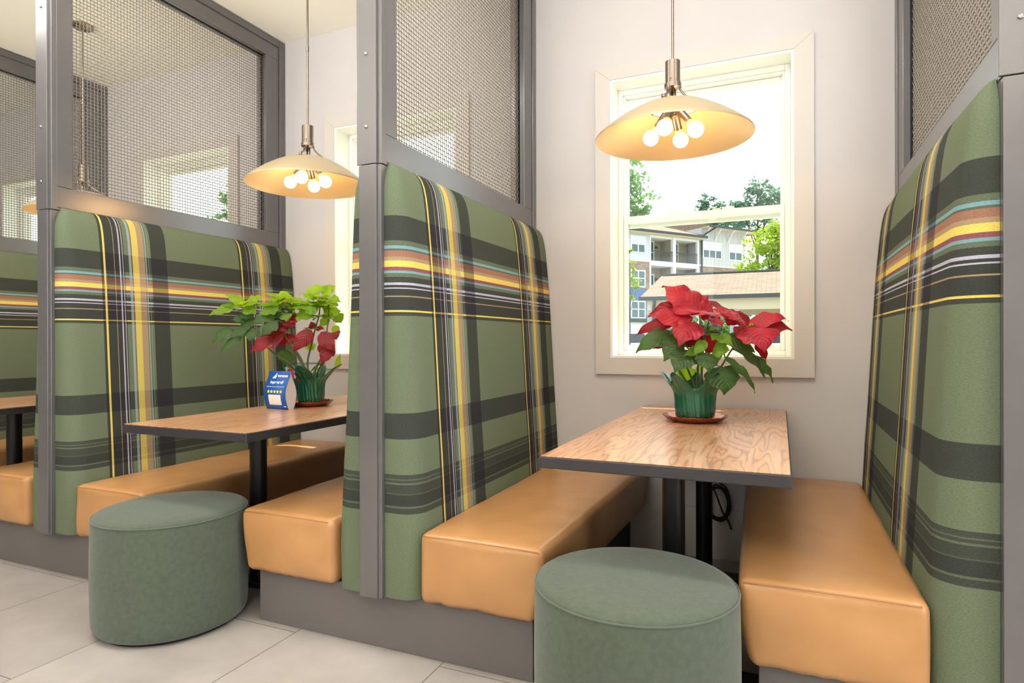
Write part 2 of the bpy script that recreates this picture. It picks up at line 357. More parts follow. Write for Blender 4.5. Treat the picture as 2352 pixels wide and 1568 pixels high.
def lathe(bm, prof, seg=48, cx=0, cy=0, cap=True, M_=None):
    rings = []
    for r, z in prof:
        rings.append([bm.verts.new((cx+max(r, 1e-4)*math.cos(2*PI*k/seg), cy+max(r, 1e-4)*math.sin(2*PI*k/seg), z)) for k in range(seg)])
    if M_ is not None:
        for R in rings:
            for v in R: v.co = M_ @ v.co
    for A, Bb in zip(rings, rings[1:]):
        for k in range(seg): bm.faces.new((A[k], A[(k+1) % seg], Bb[(k+1) % seg], Bb[k]))
    if cap:
        bm.faces.new(rings[0][::-1]); bm.faces.new(rings[-1])
    return bm
def smoothpath(pts, n=8):
    pts = [Vector(p) for p in pts]; out = []
    P_ = [pts[0]*2-pts[1]] + pts + [pts[-1]*2-pts[-2]]
    for i in range(1, len(P_)-2):
        for k in range(n):
            u = k/n; a, b_, c, d = P_[i-1:i+3]
            out.append(.5*((2*b_) + (c-a)*u + (2*a-5*b_+4*c-d)*u*u + (3*b_-a-3*c+d)*u**3))
    out.append(pts[-1]); return out
def prism(bm, poly, z0, z1, axis='Z'):
    """extrude a 2D polygon; axis X: poly=(y,z); Y: poly=(x,z); Z: poly=(x,y)"""
    def P3(a, b_, c): return {'X': (c, a, b_), 'Y': (a, c, b_), 'Z': (a, b_, c)}[axis]
    A = [bm.verts.new(P3(a, b_, z0)) for a, b_ in poly]; D = [bm.verts.new(P3(a, b_, z1)) for a, b_ in poly]
    bm.faces.new(A[::-1]); bm.faces.new(D); n = len(poly)
    for i in range(n): bm.faces.new((A[i], A[(i+1) % n], D[(i+1) % n], D[i]))
    return bm
def cushion(bm, x0, x1, y0, y1, z0, z1, r=.025, n=(10, 24, 8), puff=.01, fn=None):
    """soft rounded block"""
    c = Vector(((x0+x1)/2, (y0+y1)/2, (z0+z1)/2)); h = Vector(((x1-x0)/2, (y1-y0)/2, (z1-z0)/2))
    def ax(hh, k):
        L = [-hh, -hh+r*.3, -hh+r*.65, -hh+r]
        inner = [(-hh+r) + (2*hh-2*r)*i/k for i in range(1, k)]
        return L + inner + [hh-r, hh-r*.65, hh-r*.3, hh]
    A = [ax(h[i], n[i]) for i in range(3)]; grid = {}
    def V(i, j, k):
        key = (i, j, k)
        if key in grid: return grid[key]
        p = Vector((A[0][i], A[1][j], A[2][k]))
        inn = Vector([max(-h[a]+r, min(h[a]-r, p[a])) for a in range(3)])
        d = p - inn
        if d.length > 1e-7: q = inn + d.normalized()*r
        else: q = p
        nx, ny, nz = p.x/h.x, p.y/h.y, p.z/h.z
        w_ = lambda a: max(0, 1-a*a)
        if abs(nz) > .98: q.z += math.copysign(puff*w_(nx)*w_(ny**3), nz)
        if abs(nx) > .98: q.x += math.copysign(puff*.8*w_(nz)*w_(ny**3), nx)
        if abs(ny) > .98: q.y += math.copysign(puff*.9*w_(nz)*w_(nx), ny)
        q = q + c
        if fn: q = fn(q)
        grid[key] = bm.verts.new(q); return grid[key]
    I, J, K = len(A[0])-1, len(A[1])-1, len(A[2])-1
    for j in range(J):
        for k in range(K):
            bm.faces.new((V(0, j, k), V(0, j, k+1), V(0, j+1, k+1), V(0, j+1, k))); bm.faces.new((V(I, j, k), V(I, j+1, k), V(I, j+1, k+1), V(I, j, k+1)))
    for i in range(I):
        for k in range(K):
            bm.faces.new((V(i, 0, k), V(i+1, 0, k), V(i+1, 0, k+1), V(i, 0, k+1))); bm.faces.new((V(i, J, k), V(i, J, k+1), V(i+1, J, k+1), V(i+1, J, k)))
    for i in range(I):
        for j in range(J):
            bm.faces.new((V(i, j, 0), V(i, j+1, 0), V(i+1, j+1, 0), V(i+1, j, 0))); bm.faces.new((V(i, j, K), V(i+1, j, K), V(i+1, j+1, K), V(i, j+1, K)))
    return bm

P = 1.8078          # distance from one screen to the next
HT = 3.085          # ceiling height

# ------------------------------------------------------------------ room shell
XW0, XW1, YW = -8.5, 6.0, -7.0
bm = B(); box(bm, XW0-.2, XW1+.2, YW-.2, .2, -.12, 0); o = link('floor', bm, M['floor']); o['kind'] = 'structure'
bm = B(); box(bm, XW0-.2, XW1+.2, YW-.2, .2, HT, HT+.15); o = link('ceiling', bm, M['ceiling']); o['kind'] = 'structure'
# window openings in the back wall, one per booth
WX0, WX1, WZ0, WZ1 = .468, 1.352, .992, 2.455
offs = [0, -P, -2*P, -3*P]
bm = B(); xs = sorted([(WX0+f, WX1+f) for f in offs]); cur = XW0
for a, c in xs:
    box(bm, cur, a, 0, .2, 0, HT); box(bm, a, c, 0, .2, 0, WZ0); box(bm, a, c, 0, .2, WZ1, HT); cur = c
box(bm, cur, XW1, 0, .2, 0, HT); o = link('wall_back', bm, M['wall']); o['kind'] = 'structure'
bm = B(); box(bm, XW0-.2, XW0, YW, .2, 0, HT); o = link('wall_left', bm, M['wall']); o['kind'] = 'structure'
bm = B(); box(bm, XW1, XW1+.2, YW, .2, 0, .25); box(bm, XW1, XW1+.2, YW, .2, 2.75, HT); box(bm, XW1, XW1+.2, YW, -5.5, .25, 2.75); box(bm, XW1, XW1+.2, -1.7, .2, .25, 2.75)
o = link('wall_right', bm, M['wall']); o['kind'] = 'structure'
bm = B(); box(bm, XW0, XW1, YW-.2, YW, 2.5, HT); box(bm, XW0, XW1, YW-.2, YW, 0, .9); box(bm, XW0, -1.5, YW-.2, YW, .9, 2.5); box(bm, .3, XW1, YW-.2, YW, .9, 2.5)
o = link('wall_front', bm, M['wall']); o['kind'] = 'structure'
bm = B(); box(bm, XW0, XW1, -.014, 0, 0, .25, .003); o = link('baseboard_back', bm, M['trim']); o['kind'] = 'structure'
# unseen overhang added outside, sized to cut the sun to a thin strip
bm = B(); box(bm, XW0-.4, XW1+.4, .2, .870, 2.98, 3.2); o = link('sun_cut_overhang', bm, M['white']); o['kind'] = 'structure'

def window(i, f):
    w_ = struct('window_%d' % i, (f, 0, 0))
    # mitred casing
    bm = B(); o_ = (.389, 1.438, .907, 2.524); t0 = -.022
    def mitre(a, b_, c, d):
        A = [bm.verts.new((x, t0, z)) for x, z in (a, b_, c, d)]; D = [bm.verts.new((x, 0.0, z)) for x, z in (a, b_, c, d)]
        bm.faces.new(A); bm.faces.new(D[::-1])
        for k in range(4): bm.faces.new((A[k], D[k], D[(k+1) % 4], A[(k+1) % 4]))
    x0, x1, z0, z1 = o_; g = .0006
    mitre((x0, z1), (x1, z1), (WX1-g, WZ1+g), (WX0+g, WZ1+g)); mitre((x0, z0), (WX0, WZ0), (WX0, WZ1), (x0, z1-g*2))
    mitre((x1, z0), (x1, z1-g*2), (WX1, WZ1), (WX1, WZ0)); mitre((x0, z0-g), (x1, z0-g), (WX1, WZ0-g), (WX0, WZ0-g))
    link('casing', bm, M['trim'], w_)
    bm = B()
    box(bm, WX0, WX0+.012, -.018, .12, WZ0, WZ1); box(bm, WX1-.012, WX1, -.018, .12, WZ0, WZ1)
    box(bm, WX0+.012, WX1-.012, -.018, .12, WZ1-.012, WZ1); box(bm, WX0+.012, WX1-.012, -.018, .12, WZ0, WZ0+.012)
    link('jamb', bm, M['vinyl'], w_)
    # outer frame
    a0, a1, c0, c1 = WX0+.012, WX1-.012, WZ0+.012, WZ1-.012
    bm = B(); fw = .026
    box(bm, a0, a0+fw, .112, .2, c0, c1, .003); box(bm, a1-fw, a1, .112, .2, c0, c1, .003)
    box(bm, a0+fw, a1-fw, .112, .2, c1-fw, c1, .003); box(bm, a0+fw, a1-fw, .112, .2, c0, c0+fw, .003)
    box(bm, a0+fw, a0+fw+.012, .128, .19, c0+fw, c1-fw, .002); box(bm, a1-fw-.012, a1-fw, .128, .19, c0+fw, c1-fw, .002); box(bm, a0+fw+.012, a1-fw-.012, .128, .19, c1-fw-.012, c1-fw, .002)
    link('window_frame', bm, M['vinyl'], w_)
    def sash(name, z0_, z1_, y0, y1, sw, tr, br_):
        bm = B(); l, r = a0+fw+.001, a1-fw-.001
        box(bm, l, l+sw, y0, y1, z0_, z1_, .003); box(bm, r-sw, r, y0, y1, z0_, z1_, .003)
        box(bm, l+sw, r-sw, y0, y1, z1_-tr, z1_, .003); box(bm, l+sw, r-sw, y0, y1, z0_, z0_+br_, .003)
        s_ = link(name, bm, M['vinyl'], w_)
        bm = B(); box(bm, l+sw-.004, r-sw+.004, (y0+y1)/2-.002, (y0+y1)/2+.002, z0_+br_-.004, z1_-tr+.004)
        link('glass_pane', bm, M['glass'], s_)
        return s_
    sash('upper_sash', 1.70, c1-fw-.013, .16, .186, .020, .026, .03)
    sl = sash('lower_sash', c0+fw+.001, 1.757, .122, .150, .022, .040, .028)
    bm = B()
    for k in (.33, .67):
        xx = a0+fw + (a1-a0-2*fw)*k
        box(bm, xx-.03, xx+.03, .124, .15, 1.757, 1.768, .003)
    link('sash_lock', bm, M['vinyl'], sl)
    bm = B(); box(bm, WX0, WX1, .19, .235, WZ0-.02, WZ0+.03); link('outer_sill', bm, M['olive'], w_)
    return w_
for i, f in enumerate(offs): window(i+1, f)

# ------------------------------------------------------------------ booth benches (double sided) and partition screens
BPROF = [(.205, .178), (.35, .182), (.50, .174), (.65, .166), (.80, .156), (.95, .148), (1.04, .143), (1.15, .137), (1.25, .131), (1.35, .125), (1.425, .119), (1.50, .112), (1.56, .106), (1.61, .099), (1.645, .091), (1.67, .081), (1.688, .069), (1.699, .056), (1.703, .046)]
def backrest(s, parent):
    bm = B(); uvl = bm.loops.layers.uv.new('UVMap'); X0 = .0445; YF = -1.452; rows = []; 
    for z, bx in BPROF:
        # cross-section path: wall end -> along the face -> round the front corner -> to the post
        top = max(0, (z-1.6)/.103); r = min(.075, (bx-X0)*.85)
        yf = YF + .03*top**2
        pts = []; u = 0
        base = []
        base.append((X0, -.006)); base.append((bx*.9+X0*.1, -.006)); base.append((bx-.003, -.012)); base.append((bx, -.03))
        for k in range(1, 15): base.append((bx + .007*math.sin(PI*k/15), -.03 + (yf+r+.03)*k/15))
        for k in range(0, 9):
            a = k/8*PI/2; base.append((bx-r+r*math.cos(a), yf+r-r*math.sin(a)))
        for k in range(1, 4): base.append((bx-r + (X0-bx+r)*k/3, yf))
        L = 0; row = []
        for i_, p in enumerate(base):
            if i_ > 3: L += math.hypot(p[0]-base[i_-1][0], p[1]-base[i_-1][1])
            elif i_ == 3: L = .03
            uu = (1.46-L) if i_ >= 3 else (1.46 + (3-i_)*.03)
            if s < 0: uu = -uu + 1.46 - .688
            row.append((bm.verts.new((s*p[0], p[1], z)), uu, z))
        rows.append(row)
    zt = 0
    def face(vs_):
        f = bm.faces.new([v[0] for v in vs_])
        for lp, v in zip(f.loops, vs_): lp[uvl].uv = (v[1], v[2])
    for A, D in zip(rows, rows[1:]):
        for k in range(len(A)-1): face((A[k], A[k+1], D[k+1], D[k]))
        face((A[-1], A[0], D[0], D[-1]))
    # caps
    bm.faces.new([v[0] for v in rows[0]][::-1]); ft = bm.faces.new([v[0] for v in rows[-1]])
    for lp in ft.loops: lp[uvl].uv = (.05, 1.52)
    o = link('backrest', bm, M['plaid'], parent); autosmooth(o, 50); return o
def make_bench():
    t_ = thing('booth_bench', 'x', 'booth bench', (0, 0, 0), 0, 'double sided plaid booth benches')
    bm = B(); box(bm, -.5712, .5712, -1.4046, -.02, 0, .206, .002); ob = link('base', bm, M['base'], t_)
    for s in (-1, 1):
        bm = B(); box(bm, s*.5712-.002 if s > 0 else s*.5712-.0015, s*.5712+.0015 if s > 0 else s*.5712+.002, -1.399, -.03, .004, .2); link('base_side_panel', bm, M['baseside'], ob)['label'] = 'black side panel'
        def shp(q, s=s):
            # the seat widens a little towards the wall and its front edge leans inwards below
            k = (q.y+1.45)/1.45; d = abs(q.x); w2 = (d-.18)/.44
            lean = max(0, (.40-q.z))/.2
            q.x = s*(d + w2*(.045*k) - w2*.03*lean*lean)
            q.y -= .0*w2
            n = noise.noise(Vector((q.x*9, q.y*9, q.z*14)))*.0035
            edge = noise.noise(Vector((q.x*30, 3.1, q.z*9)))*.004
            if q.y < -1.42: q.y += edge; q.z += .006*noise.noise(Vector((q.x*22, 7, 1))) if q.z < .24 else 0
            q.z += n
            return q
        bm = B(); x0, x1 = (.18, .62) if s > 0 else (-.62, -.18)
        cushion(bm, x0, x1, -1.452, -.02, .207, .440, r=.024, n=(14, 30, 8), puff=.010, fn=shp)
        so = link('seat', bm, M['leather'], t_, smooth=True)
        # seam running along the top front edge and down the inner corner
        pth = [(s*.20, -1.4555, .4335), (s*.32, -1.461, .437), (s*.45, -1.461, .437), (s*.57, -1.456, .434), (s*.604, -1.447, .428), (s*.612, -1.438, .415), (s*.607, -1.442, .37), (s*.603, -1.444, .31), (s*.593, -1.443, .25), (s*.585, -1.44, .222)]
        bm = B(); tube(bm, smoothpath(pth, 5), .0022, 6); link('seam', bm, M['stitch'], so, smooth=True)
        backrest(s, t_)
    bm = B(); box(bm, -.044, .0285, -1.4745, -1.46, .203, 1.688, .0015); box(bm, -.044, .044, -1.468, -1.42, .204, 1.688, .0015)
    link('post', bm, M['metal'], t_)
    return t_
def make_screen():
    t_ = thing('partition_screen', 'x', 'partition screen', (0, 0, 0), 0, 'woven wire screens between booths')
    z0, z1 = 1.691, HT-.004
    bm = B()
    # outer channel
    box(bm, -.045, .045, -.052, -.003, z0, z1, .003); box(bm, -.045, .045, -1.466, -.052, z1-.045, z1, .003)
    box(bm, -.052, .0285, -1.4745, -1.464, z0, z1, .0015); box(bm, -.045, .045, -1.465, -1.44, z0, z1-.045, .002)
    # thin gap line then the inner angle frame
    box(bm, -.036, .036, -.060, -.052, z0, z1-.045); box(bm, -.036, .036, -1.44, -.06, z1-.052, z1-.045)
    o = link('outer_frame', bm, M['metal'], t_)
    bm = B(); yi0, yi1, zi0, zi1 = -1.368, -.166, 1.800, 2.945
    box(bm, -.0425, .0425, -1.441, -.06, z0, z0+.012, .002)
    for sgn in (-1, 1):
        xa, xb = sorted((sgn*.012, sgn*.040))
        box(bm, xa, xb, -1.44, -.06, z0+.012, zi0, .003); box(bm, xa, xb, -1.44, -.06, zi1, z1-.052, .003)
        box(bm, xa, xb, -1.44, yi0, zi0, zi1, .003); box(bm, xa, xb, yi1, -.06, zi0, zi1, .003)
    link('inner_frame', bm, M['metal'], t_)
    # woven wire
    bm = B(); pit = .0169; wr = .00195; am = .0017
    ny = int((yi1-yi0+.02)/pit); nz = int((zi1-zi0+.02)/pit); ys = yi0-.008; zs = zi0-.008
    def wire(along, i):
        rings = []; n = nz if along == 'Z' else ny
        for j in range(n+1):
            off = am*(1 if (i+j) % 2 else -1)*(1 if along == 'Z' else -1)
            c = (ys+i*pit, zs+j*pit) if along == 'Z' else (ys+j*pit, zs+i*pit)
            ring = []
            for (du, dv) in ((wr, 0), (0, wr), (-wr, 0), (0, -wr)):
                if along == 'Z': ring.append(bm.verts.new((off+du, c[0]+dv, c[1])))
                else: ring.append(bm.verts.new((off+du, c[0], c[1]+dv)))
            rings.append(ring)
        for A, D in zip(rings, rings[1:]):
            for k in range(4): bm.faces.new((A[k], A[(k+1) % 4], D[(k+1) % 4], D[k]))
    for i in range(ny+1): wire('Z', i)
    for i in range(nz+1): wire('Y', i)
    link('wire_mesh', bm, M['wire'], t_, smooth=True)
    for z in (1.819, 2.05+.02, 2.62):
        bm = B(); lathe(bm, [(.0062, -1.4745), (.0062, -1.4765), (.0045, -1.479), (.001, -1.4795)], 14, M_=Matrix(((1, 0, 0, -.012), (0, 0, 1, 0), (0, 1, 0, z), (0, 0, 0, 1))))
        link('screw', bm, M['screw'], t_, smooth=True)
    return t_
bench0 = make_bench(); screen0 = make_screen()
bl = ['plaid booth bench with tan seats between the two windows, beside the wood table in front', 'plaid booth bench at the far right edge, its left tan seat fully seen',
      'plaid booth bench behind the green stool of the second booth, second post from left', 'plaid booth bench at the far left edge, cut off by the frame']
sl = ['grey framed wire screen above the middle bench, near the room centre', 'grey framed wire screen at the upper right corner of the view',
      'large grey framed wire screen left of the smaller hanging lamp', 'grey framed wire screen farthest left, mostly behind its neighbour']
for k, f in enumerate((0, P, -P, -2*P)):
    if k == 0: bench0['label'] = bl[0]; screen0['label'] = sl[0]
    else: dup(bench0, (f, 0, 0), label=bl[k]); dup(screen0, (f, 0, 0), label=sl[k])

# ------------------------------------------------------------------ tables
def make_table():
    t_ = thing('dining_table', 'x', 'table', (.984, -.784, 0), 0, 'wood topped tables in the booths')
    hx, hy = .335, .765
    bm = B(); box(bm, -hx, hx, -hy, hy, .714, .7475, .003); e_ = link('table_top', bm, M['edge'], t_)
    bm = B(); box(bm, -hx+.004, hx-.004, -hy+.004, hy-.004, .7475, .7505, .0008); link('wood_surface', bm, M['wood'], e_)
    for y in (-.366, .514):
        bm = B(); tube(bm, [(-.015, y, .02), (-.015, y, .70)], .0365, 28); autosmooth(link('leg', bm, M['black'], t_))
        bm = B(); box(bm, -.28, .28, y-.035, y+.035, .004, .024, .004); box(bm, -.05, .05, y-.05, y+.05, .02, .03, .003); link('foot', bm, M['black'], t_)
        bm = B(); box(bm, -.2, .2, y-.03, y+.03, .700, .7145, .003); link('top_bracket', bm, M['black'], t_)
    return t_
tb = make_table(); tb['label'] = 'wood topped table under the right hand window, poinsettia with red bracts on it'
dup(tb, (.984-P, -.784, 0), label='wood topped table of the middle booth, carrying the blue card')
dup(tb, (.984-2*P, -.784, 0), label='wood topped table at the left edge, mostly behind the plaid bench')

# ------------------------------------------------------------------ ottomans
def make_ottoman():
    t_ = thing('round_ottoman', 'x', 'ottoman', (.925, -1.545, 0), 0, 'round green felt ottomans')
    R_, H_ = .272, .43
    bm = B(); prof = [(R_-.03, .015), (R_-.008, .017), (R_-.001, .032)] + [(R_ + .003*math.sin(PI*k/10), .03 + (H_-.05)*k/10) for k in range(1, 10)] + [(R_, H_-.018), (R_-.002, H_-.008)]
    lathe(bm, prof, 72); autosmooth(link('side_cover', bm, M['felt'], t_), 60)
    bm = B(); prof = [(R_-.004, H_-.012), (R_-.003, H_-.006), (R_-.009, H_+.002), (R_-.03, H_+.008), (R_-.08, H_+.013), (R_-.16, H_+.016), (.02, H_+.017)]
    lathe(bm, prof, 72); autosmooth(link('seat_top', bm, M['felt'], t_), 60)
    bm = B(); n_ = 72; pts = [(math.cos(2*PI*k/n_)*(R_-.001), math.sin(2*PI*k/n_)*(R_-.001), H_-.007) for k in range(n_+1)]; tube(bm, pts, .0028, 6, cap=False); link('piping', bm, M['feltpipe'], t_, smooth=True)
    bm = B(); 
    lathe(bm, [(R_-.03, 0), (R_-.03, .016)], 40); link('glide', bm, M['rubber'], t_)
    return t_
ot = make_ottoman(); ot['label'] = 'round green felt ottoman in front of the right hand table'
dup(ot, (-.905, -1.522, 0), rz=1.1, label='round green felt ottoman in front of the middle booth, left in view')

# ------------------------------------------------------------------ pendant lamps
def make_pendant():
    t_ = thing('pendant_lamp', 'x', 'pendant lamp', (.899, -.70, HT), 0, 'cream cone pendant lamps over the booths')
    Z = lambda z: z-HT-(.018 if z < 3 else 0)
    bm = B(); lathe(bm, [(.062, Z(HT)), (.062, Z(HT-.012)), (.05, Z(HT-.022)), (.012, Z(HT-.026))], 40); autosmooth(link('canopy', bm, M['nickel'], t_))
    bm = B(); tube(bm, [(0, 0, Z(HT-.02)), (0, 0, Z(2.19))], .0055, 12); tube(bm, [(0, 0, Z(2.60)), (0, 0, Z(2.63))], .0075, 12); autosmooth(link('rod', bm, M['nickel'], t_))
    bm = B(); lathe(bm, [(.008, Z(2.215)), (.029, Z(2.214)), (.029, Z(2.126)), (.033, Z(2.124)), (.033, Z(2.108)), (.02, Z(2.105)), (.008, Z(2.10))], 36); h = autosmooth(link('socket_housing', bm, M['nickel'], t_))
    for a in (0, 1, 2, 3):
        bm = B(); ca, sa = math.cos(a*PI/2+.7), math.sin(a*PI/2+.7); tube(bm, [(ca*.009, sa*.009, Z(2.11)), (ca*.009, sa*.009, Z(2.01))], .0052, 8); link('tube', bm, M['nickel'], h, smooth=True)
    # shade: shallow flared cone with an open top
    bm = B(); outer = [(.307, 1.910), (.303, 1.916), (.267, 1.945), (.22, 1.979), (.17, 2.009), (.135, 2.027), (.112, 2.036)]
    prof = [(r, Z(z)) for r, z in outer] + [(r-.001, Z(z-.004)) for r, z in reversed(outer)]
    lathe(bm, prof+[prof[0]], 72, cap=False); bmesh.ops.remove_doubles(bm, verts=bm.verts, dist=1e-5)
    autosmooth(link('lamp_shade', bm, M['shade'], t_), 50)
    for k in range(3):
        a = k*2*PI/3 - 1.69; ca, sa = math.cos(a), math.sin(a)
        pts = [(ca*.026, sa*.026, Z(2.14)), (ca*.030, sa*.030, Z(2.105)), (ca*.048, sa*.048, Z(2.082)), (ca*.09, sa*.09, Z(2.055)), (ca*.128, sa*.128, Z(2.036))]
        bm = B(); tube(bm, smoothpath(pts, 6), .0045, 8); ar = link('arm', bm, M['nickel'], t_, smooth=True)
        bm = B(); tube(bm, [(ca*.126, sa*.126, Z(2.03)), (ca*.126, sa*.126, Z(2.042))], .009, 12); link('clip', bm, M['nickel'], ar)
    for k in range(4):
        a = k*PI/2 - .19; ca, sa = math.cos(a), math.sin(a)
        p0 = Vector((ca*.012, sa*.012, Z(2.03))); p1 = Vector((ca*.064, sa*.064, Z(1.962))); p2 = Vector((ca*.1, sa*.1, Z(1.908)))
        d = (p1-p0).normalized()
        bm = B(); tube(bm, [p0, p0+d*.02, p0+d*.022, p1], [.007, .007, .0165, .0165], 20); so = autosmooth(link('socket', bm, M['nickel'], t_))
        q = d.to_track_quat('Z', 'Y').to_matrix().to_4x4(); q.translation = p1
        bm = B(); lathe(bm, [(.0135, -.004), (.0145, .008), (.017, .018), (.0185, .021)], 24, M_=q); link('bulb_collar', bm, M['bulbbase'], so, smooth=True)
        bm = B(); pr = [(.0185, .021)]
        for j in range(1, 14):
            th = PI*.27 + (PI*.73)*j/13; pr.append((.031*math.sin(th) if j < 13 else .0006, .046-.031*math.cos(th)))
        lathe(bm, pr, 28, M_=q); link('bulb', bm, M['bulb'], so, smooth=True)
    return t_
pn = make_pendant(); pn['label'] = 'cream cone pendant lamp hanging before the right window, largest in view'
dup(pn, (-.953, -.70, HT), rz=.57, label='cream cone pendant lamp over the blue card table')
dup(pn, (-2.76, -.70, HT), label='cream cone pendant lamp seen behind the wire mesh at far left')

# ------------------------------------------------------------------ poinsettias
def leaf(bm, uvl, base, tip, width, normal, droop=.15, fold=.35, lobe=0, curl=0.0, rnd=random):
    base = Vector(base); tip = Vector(tip); ax = tip-base; L = ax.length
    if L < 1e-4: return
    d = ax/L; nrm = Vector(normal); nrm = (nrm - d*nrm.dot(d)); nrm = nrm.normalized() if nrm.length > 1e-3 else d.orthogonal().normalized()
    side = d.cross(nrm).normalized(); n = 12
    ph = rnd.random()*6; rows = []
    for i in range(n+1):
        u = i/n
        wv = (math.sin(PI*min(1, u**.78))**.9)*(1-.32*u)*1.08
        if u > .8: wv *= 1-(u-.8)*1.6
        if lobe: wv *= 1 + lobe*(math.exp(-((u-.42)/.055)**2) - .5*math.exp(-((u-.52)/.06)**2) + .35*math.exp(-((u-.68)/.05)**2))
        wv = max(wv, .012)
        c = base + d*(L*u) + nrm*(droop*L*(math.sin(PI*u*.95))) - nrm*curl*L*max(0, u-.75)**2*6
        row = []
        for j in range(-3, 4):
            s_ = j/3; a = abs(s_)
            off = side*(s_*wv*width/2) + nrm*(fold*a*wv*width*.35 - .10*a*a*width*wv) + nrm*(.018*width*3*math.sin(ph+u*17+s_*2.2)*a)
            row.append((bm.verts.new(c+off), u, s_))
        rows.append(row)
    for A, D in zip(rows, rows[1:]):
        for k in range(6):
            q = (A[k], A[k+1], D[k+1], D[k]); f = bm.faces.new([v[0] for v in q])
            for lp, v in zip(f.loops, q): lp[uvl].uv = (v[1], v[2])
def leafset(name, specs, conv, key, parent, seed, lean=(0, -.55, .8)):
    rnd = random.Random(seed); bm = B(); uvl = bm.loops.layers.uv.new('UVMap')
    for sp_ in specs:
        (bx, by), (tx, ty), wd = sp_[:3]; yb = sp_[3] if len(sp_) > 3 else 0; yt = sp_[4] if len(sp_) > 4 else yb
        nv = sp_[5] if len(sp_) > 5 else lean; kw = sp_[6] if len(sp_) > 6 else {}
        b0 = conv(bx, by, yb); t0 = conv(tx, ty, yt)
        leaf(bm, uvl, b0, t0, wd*conv.k*1.36, nv, droop=kw.get('droop', .08), fold=kw.get('fold', .25), lobe=kw.get('lobe', .0), curl=kw.get('curl', .15), rnd=rnd)
        # petiole
    o = link(name, bm, M[key], parent, smooth=True); return o
class Conv:
    def __init__(s, x0, z0, scale): s.x0, s.z0, s.k = x0, z0, 1/scale
    def __call__(s, x, y, dep=0): return Vector(((x-s.x0)*s.k, dep, (s.z0-y)*s.k))
def foil_pot(t_, rp, hp, rtop, htop, seed, petals=5, phase=0.0, rs=.13, sc=1):
    rnd = random.Random(seed)
    bm = B(); seg = 96; rings = []
    zs = [0.012, .03, .05, .08, hp, hp+.018, hp+.036, 1, 1.2]
    def prof(ang):
        pk = .5+.5*math.cos(petals*(ang-phase)); pk = pk**1.3
        top = hp+.025+(htop-hp-.02)*pk
        out = []
        for k in range(14):
            u = k/13; z = .012 + (top-.012)*u
            if z < hp: r = rp*.93 + rp*.10*(z/hp)
            else:
                f_ = (z-hp)/(htop-hp); r = rp*1.03 + (rtop-rp)*f_**1.25
            r += .0022*math.sin(ang*23+z*30)*min(1, z/.03) + .004*math.sin(ang*9+seed)*(z/hp)*.5
            out.append((r, z))
        return out
    cols = [[bm.verts.new((r*math.cos(a), r*math.sin(a), z)) for r, z in prof(a)] for a in [2*PI*i/seg for i in range(seg)]]
    for i in range(seg):
        A, D = cols[i], cols[(i+1) % seg]
        for k in range(13): bm.faces.new((A[k], D[k], D[k+1], A[k+1]))
    bm.faces.new([c[0] for c in cols][::-1])
    o = link('foil_sleeve', bm, M['foil'], t_, smooth=True)
    md = o.modifiers.new('thick', 'SOLIDIFY'); md.thickness = .0012; md.offset = -1
    bm = B(); lathe(bm, [(rp*.8, .018), (rp*.93, .1), (rp*.93, hp-.012), (.01, hp-.010)], 32); link('soil', bm, M['soil'], t_)
def saucer(x, y, r, label):
    bm = B(); pr = [(r*.60, 0), (r*.66, .0015), (r*.86, .010), (r*.985, .0235), (r, .026), (r*.975, .026), (r*.85, .0135), (r*.64, .006), (.004, .0055)]
    lathe(bm, pr, 64)
    for v in bm.verts:
        a = math.atan2(v.co.y, v.co.x); rr = math.hypot(v.co.x, v.co.y)
        if rr > r*.8: v.co.z += .0012*math.sin(a*24)
    o = link('plant_saucer', bm, M['copper'], None, smooth=True, loc=(x, y, .7505)); tag(o, label, 'saucer', 'copper saucers under the plants'); return o

